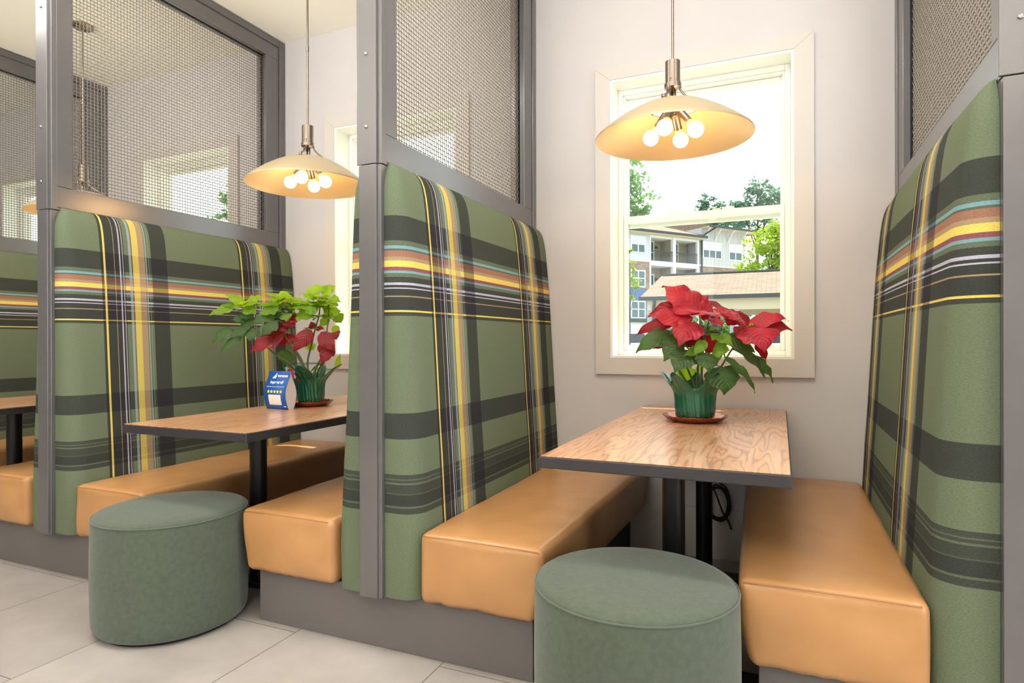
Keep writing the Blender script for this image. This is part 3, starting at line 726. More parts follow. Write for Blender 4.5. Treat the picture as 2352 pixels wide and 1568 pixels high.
# plant 1 (right hand table), seen broadside; local x runs along the table front turned a little
Z1 = .757
p1 = thing('potted_poinsettia', 'poinsettia with broad red bracts in green foil on the right hand table', 'potted plant', (.968, -.585, Z1), YAW, 'potted poinsettias on the tables')
foil_pot(p1, .080, .108, .140, .196, 3, petals=5, phase=-PI/2+.35)
saucer(.968, -.585, .131, 'copper saucer under the poinsettia on the right hand table')
c1_ = Conv(803, 1358, 2290)
UPR = (.1, -.9, .35); FL = (0, -.35, .93); FR = (0, -.8, .55)
red = [((850, 350), (530, 68), 290, -.02, .04, (.35, -.85, .35), dict(fold=.12, lobe=.10, curl=.3, droop=.05)), ((880, 350), (770, 140), 200, .02, .07, (-.2, -.9, .3), dict(fold=.2, lobe=.15)),
       ((900, 340), (960, 285), 110, .0, .02, UPR), ((770, 400), (348, 357), 200, -.03, -.05, (0, -.75, .65), dict(lobe=.12, fold=.15, curl=.3, droop=-.05)),
       ((760, 440), (575, 650), 235, -.05, -.12, (-.4, -.85, .3), dict(lobe=.08, fold=.2)), ((830, 370), (968, 492), 150, -.06, -.14, (.3, -.75, .6), dict(lobe=.12)),
       ((900, 370), (545, 343), 100, -.07, -.11, (0, -.25, .95), dict(fold=.1, droop=.06)), ((860, 380), (1030, 405), 120, -.05, -.09, FL),
       ((1260, 460), (990, 355), 150, -.04, -.08, (.1, -.6, .8), dict(fold=.2)), ((1260, 440), (960, 300), 120, .0, .03, (.1, -.6, .8)),
       ((1250, 450), (1130, 315), 150, .03, .06, UPR), ((1300, 470), (1640, 395), 140, -.01, -.05, (.1, -.75, .65), dict(curl=.5, droop=.1, fold=.3)),
       ((1310, 480), (1330, 700), 290, -.05, -.15, (-.1, -.88, .35), dict(lobe=.10, fold=.15)), ((1280, 470), (1180, 620), 160, -.02, -.06, (-.5, -.8, .2)),
       ((1000, 350), (800, 270), 160, .02, .0, FR), ((930, 380), (740, 380), 110, -.10, -.14, FL)]
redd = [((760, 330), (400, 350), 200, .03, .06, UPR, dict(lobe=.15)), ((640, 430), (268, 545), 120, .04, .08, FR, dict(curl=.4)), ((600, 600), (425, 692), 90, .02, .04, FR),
        ((1250, 440), (928, 200), 130, .06, .10, (.1, -.5, .85), dict(curl=.3)), ((1280, 470), (1345, 335), 180, .06, .10, UPR), ((1330, 495), (1690, 500), 150, .0, -.04, FR, dict(curl=.3, fold=.35)),
        ((1380, 500), (1575, 620), 80, .05, .09, FR), ((1290, 450), (1180, 330), 160, .08, .12, UPR), ((1390, 600), (1512, 812), 100, .02, .03, FR), ((900, 540), (640, 680), 150, .03, .05, FR), ((1000, 560), (960, 760), 120, .05, .06, FR)]
grd = [((580, 520), (256, 720), 150, .02, .04, FR, dict(lobe=.12, curl=.3)), ((640, 600), (482, 802), 160, -.02, -.05, FR, dict(lobe=.15)), ((720, 700), (548, 900), 200, -.05, -.10, (-.2, -.85, .5), dict(lobe=.1)),
       ((830, 720), (822, 895), 165, -.10, -.16, (0, -.95, .3), dict(fold=.1)), ((960, 850), (970, 1092), 250, -.10, -.15, (.1, -.93, .35), dict(fold=.12, lobe=.05)),
       ((1080, 570), (1330, 720), 150, .0, -.05, FR), ((1130, 640), (1420, 955), 140, -.02, -.06, (.3, -.6, .7), dict(lobe=.12, fold=.4)), ((1330, 740), (1522, 1003), 130, .0, -.03, (.3, -.6, .7), dict(lobe=.2, fold=.3)),
       ((1020, 760), (1266, 1078), 110, -.08, -.13, (.4, -.6, .6), dict(lobe=.15, fold=.35)), ((1380, 590), (1478, 682), 70, .04, .05, FR), ((900, 480), (650, 560), 150, .02, .03, FL), ((760, 480), (560, 600), 140, .06, .09, FL),
       ((950, 460), (1160, 600), 160, .05, .06, FL), ((1100, 470), (880, 560), 170, .06, .05, FL), ((900, 620), (700, 640), 140, .05, .05, FR), ((1040, 850), (1120, 960), 120, -.06, -.11, FR), ((700, 560), (600, 700), 120, .05, .09, FR)]
grm = [((840, 610), (715, 745), 85, -.09, -.12, FR), ((970, 560), (1068, 655), 100, -.08, -.11, FR, dict(lobe=.15)), ((950, 560), (890, 610), 70, -.08, -.10, FR), ((930, 690), (1060, 700), 150, -.06, -.09, FR), ((830, 690), (640, 750), 90, -.06, -.10, FR),
       ((960, 700), (975, 800), 80, -.05, -.08, FR), ((760, 770), (620, 870), 100, -.02, -.05, FR), ((1000, 500), (880, 520), 70, -.05, -.08, FL)]
grl = [((750, 850), (745, 1020), 120, .03, .06, (0, -.95, .2)), ((960, 790), (1010, 870), 110, .05, .07, (0, -.95, .2)), ((870, 850), (862, 940), 50, .04, .05, (0, -.95, .2)), ((700, 860), (690, 960), 60, .05, .06, (0, -.95, .2))]
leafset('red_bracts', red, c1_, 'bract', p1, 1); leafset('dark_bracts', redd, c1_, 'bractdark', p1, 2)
leafset('dark_leaves', grd, c1_, 'leafdark', p1, 3); leafset('mid_leaves', grm, c1_, 'leafmid', p1, 4); leafset('lime_leaves', grl, c1_, 'leaflime', p1, 5)
def stems(specs, conv, parent, r0=.005):
    bm = B()
    for pts in specs:
        pp = smoothpath([conv(*p) for p in pts], 5); n_ = len(pp)
        tube(bm, pp, [r0*(1-.55*i/n_) for i in range(n_)], 7)
    return link('stems', bm, M['stem'], parent, smooth=True)
stems([[(820, 1110, 0), (830, 900, 0), (850, 560, .0), (850, 360, 0)], [(830, 1110, .01), (790, 980, .02), (740, 850, .02), (700, 640, .0), (760, 440, 0)], [(860, 1110, 0), (960, 860, .0), (1060, 700, .0), (1180, 560, .0), (1280, 480, 0)],
       [(860, 1110, -.01), (1010, 900, -.02), (1150, 690, -.01), (1290, 500, -.02)], [(845, 1110, -.02), (850, 860, -.03), (880, 600, -.02), (930, 400, -.02)], [(810, 1110, .01), (650, 860, .02), (640, 620, .02)],
       [(880, 600, -.02), (830, 700, -.10)], [(960, 860, 0), (900, 810, -.04), (960, 850, -.10)], [(1060, 700, 0), (1040, 760, -.06)], [(1150, 690, -.01), (1330, 745, .0)], [(850, 560, 0), (970, 560, -.08)], [(700, 640, 0), (580, 520, .02)], [(700, 640, 0), (720, 700, -.05)], [(1280, 480, 0), (1380, 590, .04)]], c1_, p1)
def cyathia(conv, parent, cs, seed):
    rnd = random.Random(seed); bm = B()
    for (x, y, dd) in cs:
        for k in range(7):
            c = conv(x+14*math.cos(k)*(k > 0), y+9*math.sin(k)*(k > 0), dd+.004*math.sin(k*3))
            bmesh.ops.create_icosphere(bm, subdivisions=1, radius=.0045, matrix=Matrix.Translation(c))
    return link('flower_buds', bm, M['leaflime'], parent, smooth=True)
cyathia(c1_, p1, [(860, 350, -.03)], 2); cyathia(c1_, p1, [(1290, 470, -.05)], 4)

# plant 0 (middle booth)
p0 = thing('potted_poinsettia', 'leggy poinsettia with lime leaves and a few red bracts beside the blue card', 'potted plant', (-.935, -.70, .757), YAW, 'potted poinsettias on the tables')
foil_pot(p0, .066, .112, .150, .205, 8, petals=4, phase=-PI/2-.05)
saucer(-.935, -.70, .112, 'copper saucer under the plant beside the blue card')
c0_ = Conv(1234, 1500, 2316)
TOP = (0, -.35, .93); 
lime = [((430, 310), (215, 180), 125, 0, 0, (0, -.5, .85), dict(lobe=.1)), ((440, 310), (690, 215), 150, -.02, -.02, (0, -.6, .8), dict(lobe=.15)), ((460, 330), (700, 300), 120, -.05, -.05, TOP), ((430, 330), (400, 280), 60, .0, .05, TOP),
        ((930, 250), (645, 170), 90, .0, .02, TOP, dict(lobe=.1)), ((900, 230), (808, 135), 110, .04, .06, UPR), ((950, 280), (970, 165), 190, -.04, -.04, (0, -.9, .4), dict(fold=.15)), ((1300, 190), (1245, 65), 230, .0, .03, (0, -.9, .4), dict(lobe=.1, fold=.15)),
        ((1350, 180), (1495, 68), 120, .02, .05, UPR), ((1290, 190), (1050, 180), 80, .02, .04, TOP), ((1170, 270), (1000, 260), 90, -.02, -.03, TOP), ((1340, 310), (1100, 290), 100, -.02, -.03, TOP), ((1350, 310), (1560, 320), 100, -.02, -.03, TOP),
        ((1440, 230), (1570, 265), 110, .02, .03, (0, -.8, .6)), ((1420, 330), (1425, 420), 110, .04, .05, (0, -.95, .2)), ((1470, 400), (1570, 380), 110, .02, .03, (0, -.8, .5)), ((1090, 260), (940, 220), 90, .05, .06, TOP), ((1330, 240), (1200, 260), 90, -.02, -.04, TOP),
        ((900, 300), (1060, 240), 110, -.04, -.06, TOP), ((1200, 760), (1120, 850), 110, .05, .06, (0, -.95, .2)), ((1190, 760), (1215, 860), 80, .05, .06, (0, -.95, .2)), ((1480, 560), (1545, 660), 80, .03, .04, FR), ((1400, 200), (1440, 240), 80, .0, -.02, TOP), ((1500, 1080), (1530, 900), 60, .06, .08, (0, -.95, .2))]
midg = [((340, 330), (150, 310), 110, .0, .0, TOP), ((330, 350), (55, 430), 120, -.02, -.04, (0, -.7, .7), dict(lobe=.1)), ((900, 310), (680, 330), 110, -.05, -.08, TOP, dict(lobe=.1)), ((900, 330), (700, 440), 140, -.06, -.09, FR, dict(lobe=.15)),
        ((1000, 340), (1260, 380), 110, -.03, -.06, TOP), ((1080, 420), (1310, 470), 170, -.02, -.05, (0, -.7, .7), dict(lobe=.1)), ((1320, 340), (1200, 420), 140, -.04, -.06, FR), ((470, 340), (620, 420), 130, -.03, -.05, FR), ((960, 420), (1000, 510), 120, -.04, -.07, FR), ((1350, 330), (1500, 460), 120, .06, .08, FR),
        ((1500, 420), (1560, 520), 120, .05, .07, FR), ((1130, 590), (1400, 605), 80, .02, .0, TOP), ((820, 300), (700, 240), 100, .04, .05, TOP), ((1180, 300), (1090, 380), 110, .03, .0, FR), ((1420, 470), (1300, 560), 110, .05, .04, FR), ((530, 330), (800, 320), 90, .02, .0, TOP)]
olive = [((330, 600), (105, 755), 150, -.02, -.05, FR, dict(lobe=.08)), ((440, 690), (205, 868), 100, -.03, -.06, FR), ((440, 560), (490, 680), 150, -.04, -.07, (0, -.9, .4)), ((590, 590), (560, 745), 150, -.04, -.07, (0, -.9, .4), dict(fold=.1)), ((470, 470), (310, 490), 120, .0, -.03, FR), ((470, 500), (590, 560), 130, -.01, -.03, FR),
         ((880, 410), (600, 540), 150, -.05, -.09, FR, dict(lobe=.1)), ((900, 500), (745, 690), 150, -.08, -.12, FR, dict(lobe=.15)), ((450, 450), (400, 560), 120, .02, .0, FR), ((900, 850), (850, 1040), 170, .05, .07, (0, -.95, .2), dict(fold=.1)), ((420, 400), (560, 480), 110, .0, -.03, FR), ((980, 420), (860, 470), 110, -.02, -.05, FR)]
reds0 = [((950, 640), (585, 872), 200, -.05, -.10, (-.1, -.85, .5), dict(lobe=.2, fold=.1)), ((1270, 610), (1085, 868), 150, -.04, -.08, (.2, -.9, .3), dict(fold=.1)), ((1370, 640), (1560, 870), 150, -.03, -.06, (0, -.9, .4), dict(lobe=.1)), ((1490, 640), (1560, 720), 130, .0, -.02, FR),
         ((1500, 790), (1385, 1018), 140, -.02, -.05, (0, -.92, .3), dict(lobe=.1)), ((1010, 650), (985, 795), 100, -.01, -.03, FR)]
redd0 = [((1000, 520), (1130, 440), 120, -.02, -.03, FR), ((1000, 570), (850, 600), 110, -.03, -.05, FR), ((1010, 500), (820, 650), 110, .0, -.02, FR), ((1020, 590), (1010, 470), 110, -.05, -.06, FR), ((1390, 770), (1370, 925), 110, .0, -.01, (0, -.92, .3)), ((940, 650), (870, 830), 90, .02, .0, FR), ((1270, 600), (1240, 510), 80, .0, -.01, FR),
         ((1290, 600), (1400, 590), 60, .0, -.01, FR)]
leafset('low_red_leaf', [((940, 1085), (1080, 1195), 75, .0, -.05, FR)], c0_, 'bract', p0, 16)
rl = random.Random(77)
for (nx, ny, nn) in ((450, 320, 4), (900, 260, 6), (960, 330, 6), (1080, 300, 5), (1330, 220, 6), (1335, 330, 6), (1430, 280, 5), (1010, 430, 4), (1340, 450, 4)):
    for k in range(nn):
        a = 2*PI*(k+rl.random()*.6)/nn; L_ = rl.uniform(120, 185); ex, ey, ed = nx+L_*math.cos(a), ny+L_*.25*math.sin(a)+rl.uniform(0, 45), math.sin(a)*L_/2316
        ex = min(ex, 1560); (lime if ny < 325 else midg).append(((nx+.12*(ex-nx), ny), (ex, ey), rl.uniform(75, 110), 0, ed, (0, -.55, .85), dict(lobe=.08, droop=.12)))
leafset('lime_leaves', lime, c0_, 'leaflime', p0, 11); leafset('mid_leaves', midg, c0_, 'leafmid', p0, 12); leafset('olive_leaves', olive, c0_, 'leafdark', p0, 13)
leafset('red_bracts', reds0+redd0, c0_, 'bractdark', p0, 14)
stems([[(1210, 1260, 0), (1130, 1040, 0), (1020, 800, 0), (1000, 500, 0), (1000, 330, 0), (930, 260, 0)], [(1220, 1260, -.01), (1150, 1020, -.01), (1060, 840, -.02), (960, 700, -.03), (950, 640, -.04)], [(1225, 1260, 0), (1190, 1010, 0), (1240, 780, 0), (1280, 610, 0), (1335, 400, 0), (1330, 200, 0)],
       [(1240, 1260, 0), (1290, 1060, 0), (1380, 900, 0), (1410, 720, 0), (1425, 480, .02), (1440, 260, .02)], [(1200, 1260, 0), (1100, 1130, .0), (960, 1000, .0), (780, 880, 0), (620, 710, 0), (500, 590, 0), (470, 430, 0), (450, 310, 0)], [(500, 590, 0), (340, 600, -.02)], [(500, 590, 0), (600, 590, -.04)], [(470, 430, 0), (330, 350, -.02)],
       [(1000, 400, 0), (890, 320, -.05)], [(1245, 1260, .02), (1330, 1050, .02), (1500, 880, .0), (1490, 790, 0)], [(1000, 560, 0), (890, 500, -.08)]], c0_, p0, .0058)
bm = B(); ring = [c0_(1155 + 195*math.cos(a), 1010, .084*math.sin(a)) for a in [2*PI*k/32 for k in range(33)]]; tube(bm, ring, .0016, 6, cap=False)
for x, dd in ((1350, 0.0), (960, 0.0)): tube(bm, [c0_(x, 1010, dd), c0_(1234+(x-1155)*.25, 1250, dd)], .0016, 6)
link('support_ring', bm, M['steelring'], p0, smooth=True)
# third plant, nearly hidden behind the far plaid bench
pl3 = dup(p1, (-2.64, -.6, .757), rz=YAW+.4, label='poinsettia mostly hidden behind the plaid bench at far left')

# ------------------------------------------------------------------ tent card
cd = thing('tent_card', 'blue and white tent card with five yellow stars on the middle table', 'tent card', (-.972, -.878, .7508), math.radians(-2))
cw, ch = .142, .185
def cprof(u):   # u 0..1 up the front; returns y (front negative)
    return -.036*math.sin(PI*(u*.86+.14))**1.0 * (1-u**4) - .002
bm = B(); n_ = 20; A = []; D = []
for k in range(n_+1):
    u = k/n_; A.append(bm.verts.new((-cw/2, cprof(u), u*ch))); D.append(bm.verts.new((cw/2, cprof(u), u*ch)))
for k in range(n_): bm.faces.new((A[k], D[k], D[k+1], A[k+1]))
o = link('front_panel', bm, M['cardblue'], cd, smooth=True); md = o.modifiers.new('t', 'SOLIDIFY'); md.thickness = .0008
bm = B(); A = []; D = []
for k in range(n_+1):
    u = k/n_; A.append(bm.verts.new((-cw/2, -cprof(u), u*ch))); D.append(bm.verts.new((cw/2, -cprof(u), u*ch)))
for k in range(n_): bm.faces.new((A[k], D[k], D[k+1], A[k+1]))
o = link('rear_panel', bm, M['cardblue'], cd, smooth=True); md = o.modifiers.new('t', 'SOLIDIFY'); md.thickness = .0008
for s in (-1, 1):
    bm = B(); F = [bm.verts.new((s*(cw/2-.0015), cprof(k/n_)+.0008, k/n_*ch)) for k in range(n_+1)]; R_ = [bm.verts.new((s*(cw/2-.0015), -cprof(k/n_)-.0008, k/n_*ch)) for k in range(n_+1)]
    for k in range(n_): bm.faces.new((F[k], R_[k], R_[k+1], F[k+1]))
    link('side_panel', bm, M['cardwhite'], cd)
def onface(me):
    for v in me.vertices:
        z = v.co.y; u = max(0, min(1, z/ch)); v.co = Vector((v.co.x, cprof(u)-.0013, z))
def print_text(txt, x, z, size, name, mkey='cardwhite', bold=.0):
    cu = bpy.data.curves.new('txt', 'FONT'); cu.body = txt; cu.size = size; cu.align_x = 'CENTER'; cu.offset = bold
    to = bpy.data.objects.new('txt', cu); C.objects.link(to); bpy.context.view_layer.update()
    me = bpy.data.meshes.new_from_object(to.evaluated_get(bpy.context.evaluated_depsgraph_get())); bpy.data.objects.remove(to)
    for v in me.vertices: v.co.x += x; v.co.y += z; v.co.z = 0
    onface(me); me.materials.clear(); me.materials.append(M[mkey]); me.name = name
    o = bpy.data.objects.new(name, me); C.objects.link(o); o.parent = cd; return o
def print_shape(polys, name, mkey):
    me = bpy.data.meshes.new(name); vs_ = []; fs = []
    for p in polys:
        i0 = len(vs_); vs_ += [(x, z, 0) for x, z in p]; fs.append(tuple(range(i0, i0+len(p))))
    me.from_pydata(vs_, [], fs); onface(me); me.materials.append(M[mkey]); o = bpy.data.objects.new(name, me); C.objects.link(o); o.parent = cd; return o
print_shape([[(-.040, .150), (-.033, .150), (-.012, .174), (-.015, .176)], [(-.031, .150), (-.017, .150), (-.010, .172)]], 'sail_logo', 'cardwhite')
print_text('TRIBRIDGE', .026, .157, .0135, 'brand_text', bold=.0006)
print_text('Impressed?', 0, .126, .019, 'headline_text', bold=.0006)
print_text('Share your experience and leave us a review', 0, .109, .0062, 'small_text', bold=.0002)
def star(cx, cz, r):
    return [(cx+(r if k % 2 == 0 else r*.45)*math.sin(k*PI/5), cz+(r if k % 2 == 0 else r*.45)*math.cos(k*PI/5)) for k in range(10)]
print_shape([star(-.040+.020*k, .087, .0105) for k in range(5)], 'star_row', 'cardyellow')
def gridrect(x0, x1, z0, z1, n=10):
    return [[(x0, z0+(z1-z0)*k/n), (x1, z0+(z1-z0)*k/n), (x1, z0+(z1-z0)*(k+1)/n), (x0, z0+(z1-z0)*(k+1)/n)] for k in range(n)]
print_shape(gridrect(-.040, .040, .022, .072, 10), 'white_patch', 'cardwhite')
print_shape([[(.050, .012), (.064, .012), (.064, .018), (.050, .018)]], 'corner_mark', 'cardwhite')

# ------------------------------------------------------------------ coiled cord under the right table
bm = B(); pts = [(1.005, -.05, .70), (1.006, -.05, .55), (1.01, -.05, .42)]
rnd = random.Random(5)
for loop in range(5):
    rx, rz, cx, cz, yy = .046+rnd.uniform(-.008, .008), .088+rnd.uniform(-.01, .01), 1.012+rnd.uniform(-.008, .008), .285+rnd.uniform(-.008, .008), -.045+rnd.uniform(-.012, .012)
    for k in range(12):
        a = PI/2 - 2*PI*k/12; pts.append((cx+rx*math.cos(a), yy, cz+rz*math.sin(a)))
pts += [(1.03, -.05, .25), (1.055, -.05, .21), (1.072, -.05, .165)]
tube(bm, smoothpath(pts, 3), .0042, 7); o = link('power_cord', bm, M['rubber'], None, smooth=True); tag(o, 'coiled black cord hanging under the right hand table', 'cord')

# ------------------------------------------------------------------ outside
bm = B(); box(bm, -120, 120, .2, 160, -.6, -.12); o = link('ground', bm, M['asphalt']); o['kind'] = 'structure'
# apartment building: local x along the facade, y into the building
ab = thing('apartment_building', 'tall apartment building with balconies, brick and pale siding beyond the pavilion', 'building', (-11.4, 53.38, -.12), math.atan2(.7986, .6018))
def part(name, mk, parent, *boxes):
    bm = B()
    for b_ in boxes: box(bm, *b_)
    return link(name, bm, M[mk], parent)
G = .12
part('siding_wall', 'lap', ab, (-14, 2.44, 0, 10, 8.4+G, 11.0+G)); part('brick_wall', 'brick', ab, (-14, 2.44, 0, 10, 5.9+G, 8.4+G), (9.08, 15.6, 0, 10, 0, 8.5+G), (8.75, 9.08, -.02, 10, 0, 8.5+G))
part('blue_wall', 'bluelap', ab, (-14, 2.44, 0, 10, 3.0+G, 5.9+G)); part('ground_floor_wall', 'white', ab, (-14, 2.44, .1, 10, 0, 2.9+G)); part('ledge', 'darktrim', ab, (-14, 2.6, -.25, .0, 2.75+G, 3.1+G))
part('batten_wall', 'batten', ab, (9.08, 15.6, 0, 10, 8.5+G, 12.2+G)); part('recess_wall', 'recess', ab, (2.44, 8.9, 1.7, 10, 0, 11.0+G), (5.35, 5.6, .1, 1.7, 0, 11.0+G))
part('white_post', 'white', ab, (2.36, 2.52, -.06, .2, 0, 11.0+G), (5.3, 5.66, -.08, .25, 0, 11.0+G), (8.55, 8.8, -.06, .2, 0, 11.0+G), (15.35, 15.62, -.05, .1, 8.5+G, 11.9+G))
part('balcony_slab', 'white', ab, (2.44, 8.7, -.05, 1.7, 8.12+G, 8.52+G), (2.44, 8.7, -.05, 1.7, 4.9+G, 5.3+G), (-14, 15.6, -.04, .0, 8.42+G, 8.56+G), (2.44, 8.7, 0, 1.7, 10.75+G, 11.05+G))
part('soffit', 'cream', ab, (-14, 9.1, -.7, .0, 10.95+G, 11.1+G), (9.1, 17.2, -1.1, .0, 12.15+G, 12.25+G))
def railing(z, x0, x1):
    bm = B(); box(bm, x0, x1, -.03, .01, z+1.0, z+1.06); box(bm, x0, x1, -.03, .01, z+.06, z+.1); n_ = int((x1-x0)/.13)
    for k in range(n_+1): xx = x0+(x1-x0)*k/n_; box(bm, xx-.012, xx+.012, -.022, .002, z+.08, z+1.02)
    return link('balcony_railing', bm, M['darktrim'], ab)
for z in (8.5+G, 5.3+G):
    railing(z, 2.52, 5.3); railing(z, 5.66, 8.55)
def win(x0, x1, z0, z1, n_, y=0, split=.52, top='blind'):
    bm = B(); fr = .12; y0 = y-.06
    box(bm, x0, x1, y0, y+.02, z0, z0+fr); box(bm, x0, x1, y0, y+.02, z1-fr, z1); w_ = (x1-x0-fr)/n_
    for k in range(n_+1): box(bm, x0+w_*k, x0+w_*k+fr, y0, y+.02, z0+fr, z1-fr)
    zm = z0+(z1-z0)*split
    for k in range(n_): box(bm, x0+w_*k+fr, x0+w_*(k+1), y0+.01, y+.02, zm-.04, zm+.04)
    f_ = link('window', bm, M['white'], ab)
    bm = B()
    for k in range(n_): box(bm, x0+w_*k+fr, x0+w_*(k+1), y0+.035, y+.01, z0+fr, zm-.04)
    link('lower_pane', bm, M['glassdark'], f_)
    bm = B()
    for k in range(n_): box(bm, x0+w_*k+fr, x0+w_*(k+1), y0+.035, y+.01, zm+.04, z1-fr)
    link('upper_pane', bm, M[top], f_)
win(.1, 1.85, 9.15+G, 10.75+G, 2); win(.1, 1.85, 6.0+G, 7.6+G, 2, top='glassdark'); win(.1, 1.85, 3.1+G, 4.75+G, 2, top='glassdark')
win(9.3, 12.0, 9.2+G, 10.9+G, 3); win(13.0, 15.0, 9.2+G, 10.9+G, 2); win(9.3, 12.0, 6.0+G, 7.7+G, 3, top='glassdark'); win(13.0, 15.0, 6.0+G, 7.7+G, 2, top='glassdark')
def door(x0, z):
    bm = B(); box(bm, x0, x0+1.15, 1.6, 1.72, z, z+2.25); d_ = link('balcony_door', bm, M['white'], ab)
    bm = B(); box(bm, x0+.16, x0+.99, 1.585, 1.61, z+.15, z+1.05); box(bm, x0+.16, x0+.99, 1.585, 1.61, z+1.15, z+2.1); link('door_pane', bm, M['glassdark'], d_)
for z in (8.52+G, 5.3+G): door(3.3, z); door(6.5, z)
for x_, z in ((5.0, 10.0), (5.0, 6.9)):
    bm = B(); lathe(bm, [(.03, z+.28+G), (.06, z+.24+G), (.2, z+.08+G), (.19, z+.06+G)], 16, 4.6, 1.5); link('wall_lantern', bm, M['darktrim'], ab)
bm = B(); prism(bm, [(-14, -.75), (9.05, -.75), (9.05, 10.5), (-14, 10.5)], 0, .01)
bm.free(); bm = B()
# left roof: hip rising from the eave to an apex
v = [bm.verts.new(p) for p in ((-14, -.75, 11.08+G), (9.1, -.75, 11.08+G), (9.1, -.75, 11.25+G), (-14, -.75, 11.25+G), (-14, 5, 13.4+G), (5.2, 5, 13.4+G), (9.1, 9, 11.25+G), (-14, 9, 11.25+G), (9.1, 9, 11.08+G), (-14, 9, 11.08+G))]
for f in ((0, 1, 2, 3), (3, 2, 5, 4), (2, 6, 5), (4, 5, 6, 7), (0, 3, 4, 7, 9), (1, 8, 6, 2), (0, 9, 8, 1), (9, 7, 6, 8)): bm.faces.new([v[i] for i in f])
link('left_roof', bm, M['shingle'], ab)
part('gutter', 'darktrim', ab, (-14, 9.15, -.86, -.74, 11.06+G, 11.27+G), (9.1, 17.3, -1.24, -1.1, 12.12+G, 12.33+G))
bm = B(); tube(bm, [(9.15, -.78, 11.15+G), (5.25, 4.95, 13.42+G)], .11, 8); link('hip_trim', bm, M['darktrim'], ab)
bm = B(); prism(bm, [(-1.2, 12.22+G), (-1.2, 12.3+G), (6, 14.1+G), (11, 12.9+G), (11, 12.2+G)], 9.1, 17.4, 'X'); link('right_roof', bm, M['shingle'], ab)
bm = B()
for x_ in (9.5, 11.0, 12.9, 14.8): prism(bm, [(-.02, 10.95+G), (-.02, 11.15+G), (-.9, 12.15+G), (-.75, 12.15+G)], x_-.06, x_+.06, 'X')
link('brackets', bm, M['white'], ab)
bm = B(); tube(bm, [(10.0, -1.1, 12.15+G), (9.25, -.3, 11.5+G), (9.12, -.1, 11.2+G), (9.12, -.1, G)], .085, 8); link('downspout', bm, M['darktrim'], ab)

# pavilion
pv = thing('pavilion', 'open pavilion with tan shingle roof and square white columns in front of the apartments', 'pavilion', (0, 20, -.12))
bm = B(); prism(bm, [(0, 2.62+G), (0, 2.70+G), (3, 3.76+G), (6, 2.70+G), (6, 2.62+G), (3, 3.66+G)], -3.53, 11, 'X'); 
for vtx in bm.verts:
    if vtx.co.x < 0 and abs(vtx.co.y-3) < .1: vtx.co.x += .28
link('shingle_roof', bm, M['shingle'], pv)
part('gutter', 'darktrim', pv, (-3.56, 11, -.1, 0, 2.56+G, 2.70+G)); bm = B(); tube(bm, [(-3.2, 3, 3.79+G), (11, 3, 3.79+G)], .05, 6); link('ridge_cap', bm, M['darktrim'], pv)
part('beam', 'cream', pv, (-3.3, 11, .15, .45, 2.17+G, 2.6+G), (-3.3, 11, 5.5, 5.8, 2.17+G, 2.6+G), (-3.3, -3.0, .45, 5.5, 2.17+G, 2.6+G))
part('ceiling_boards', 'cream', pv, (-3.2, 11, .45, 5.5, 2.5+G, 2.56+G))
for x_, y_ in ((-3.15, .3), (-.22, .3), (6.5, .3), (-3.15, 5.65), (6.5, 5.65)):
    bm = B(); box(bm, x_-.15, x_+.15, y_-.15, y_+.15, 0, 2.2+G, .01); box(bm, x_-.17, x_+.17, y_-.17, y_+.17, 2.05+G, 2.2+G, .01); link('column', bm, M['siding'], pv)
bm = B(); tube(bm, [(-3.0, -.05, 2.6+G), (-3.0, .0, 2.45+G), (-3.05, .1, 2.3+G), (-3.05, .1, 0)], .06, 8); link('downspout', bm, M['darktrim'], pv)
bm = B(); lathe(bm, [(.22, 2.5+G), (.2, 2.45+G), (.12, 2.4+G), (.01, 2.38+G)], 24, 1.25, 3); link('ceiling_light', bm, M['domelight'], pv)

# trees
def tree(name, loc, h, blobs, mk, label, trunk=True, leaf_s=.3, per=260, seed=1, tr=.25, group='trees outside the windows'):
    rnd = random.Random(seed); t_ = thing(name, label, 'tree', loc, 0, group)
    bm = B(); uvl = bm.loops.layers.uv.new('UVMap')
    for (x, y, z, r) in blobs:
        nsub = max(4, int(per/28))
        subs = [Vector((x, y, z)) + Vector((rnd.gauss(0, 1), rnd.gauss(0, 1), rnd.gauss(0, .8)))*r*.5 for _ in range(nsub)]
        for k in range(per):
            s_ = subs[k % nsub]; c = s_ + Vector((rnd.gauss(0, 1), rnd.gauss(0, 1), rnd.gauss(0, .7)))*r*.2
            a = Vector((rnd.uniform(-1, 1), rnd.uniform(-1, 1), rnd.uniform(-.6, .6))).normalized(); b_ = a.orthogonal().normalized()
            b_ = Matrix.Rotation(rnd.random()*6.28, 3, a) @ b_; L_ = leaf_s*rnd.uniform(.6, 1.2)
            q = [c-a*L_*.5, c+b_*L_*.3+a*L_*.05, c+a*L_*.5, c-b_*L_*.3]
            bm.faces.new([bm.verts.new(p) for p in q])
    link('foliage', bm, M[mk], t_)
    if trunk:
        bm = B(); tube(bm, [(0, 0, 0), (.1*tr, 0, h*.4), (-.1, .1, h*.8)], [tr, tr*.7, tr*.25], 8)
        for (x, y, z, r) in blobs: tube(bm, [(0, 0, z*.75-.3), (x*.6, y*.6, z*.9), (x, y, z)], [tr*.3, tr*.2, tr*.08], 6)
        link('trunk', bm, M['bark'], t_, smooth=True)
    return t_
def fpos(dep, dx): return (1.293 - .397*dep + dx*.918, -3.235 + .918*dep + dx*.397)
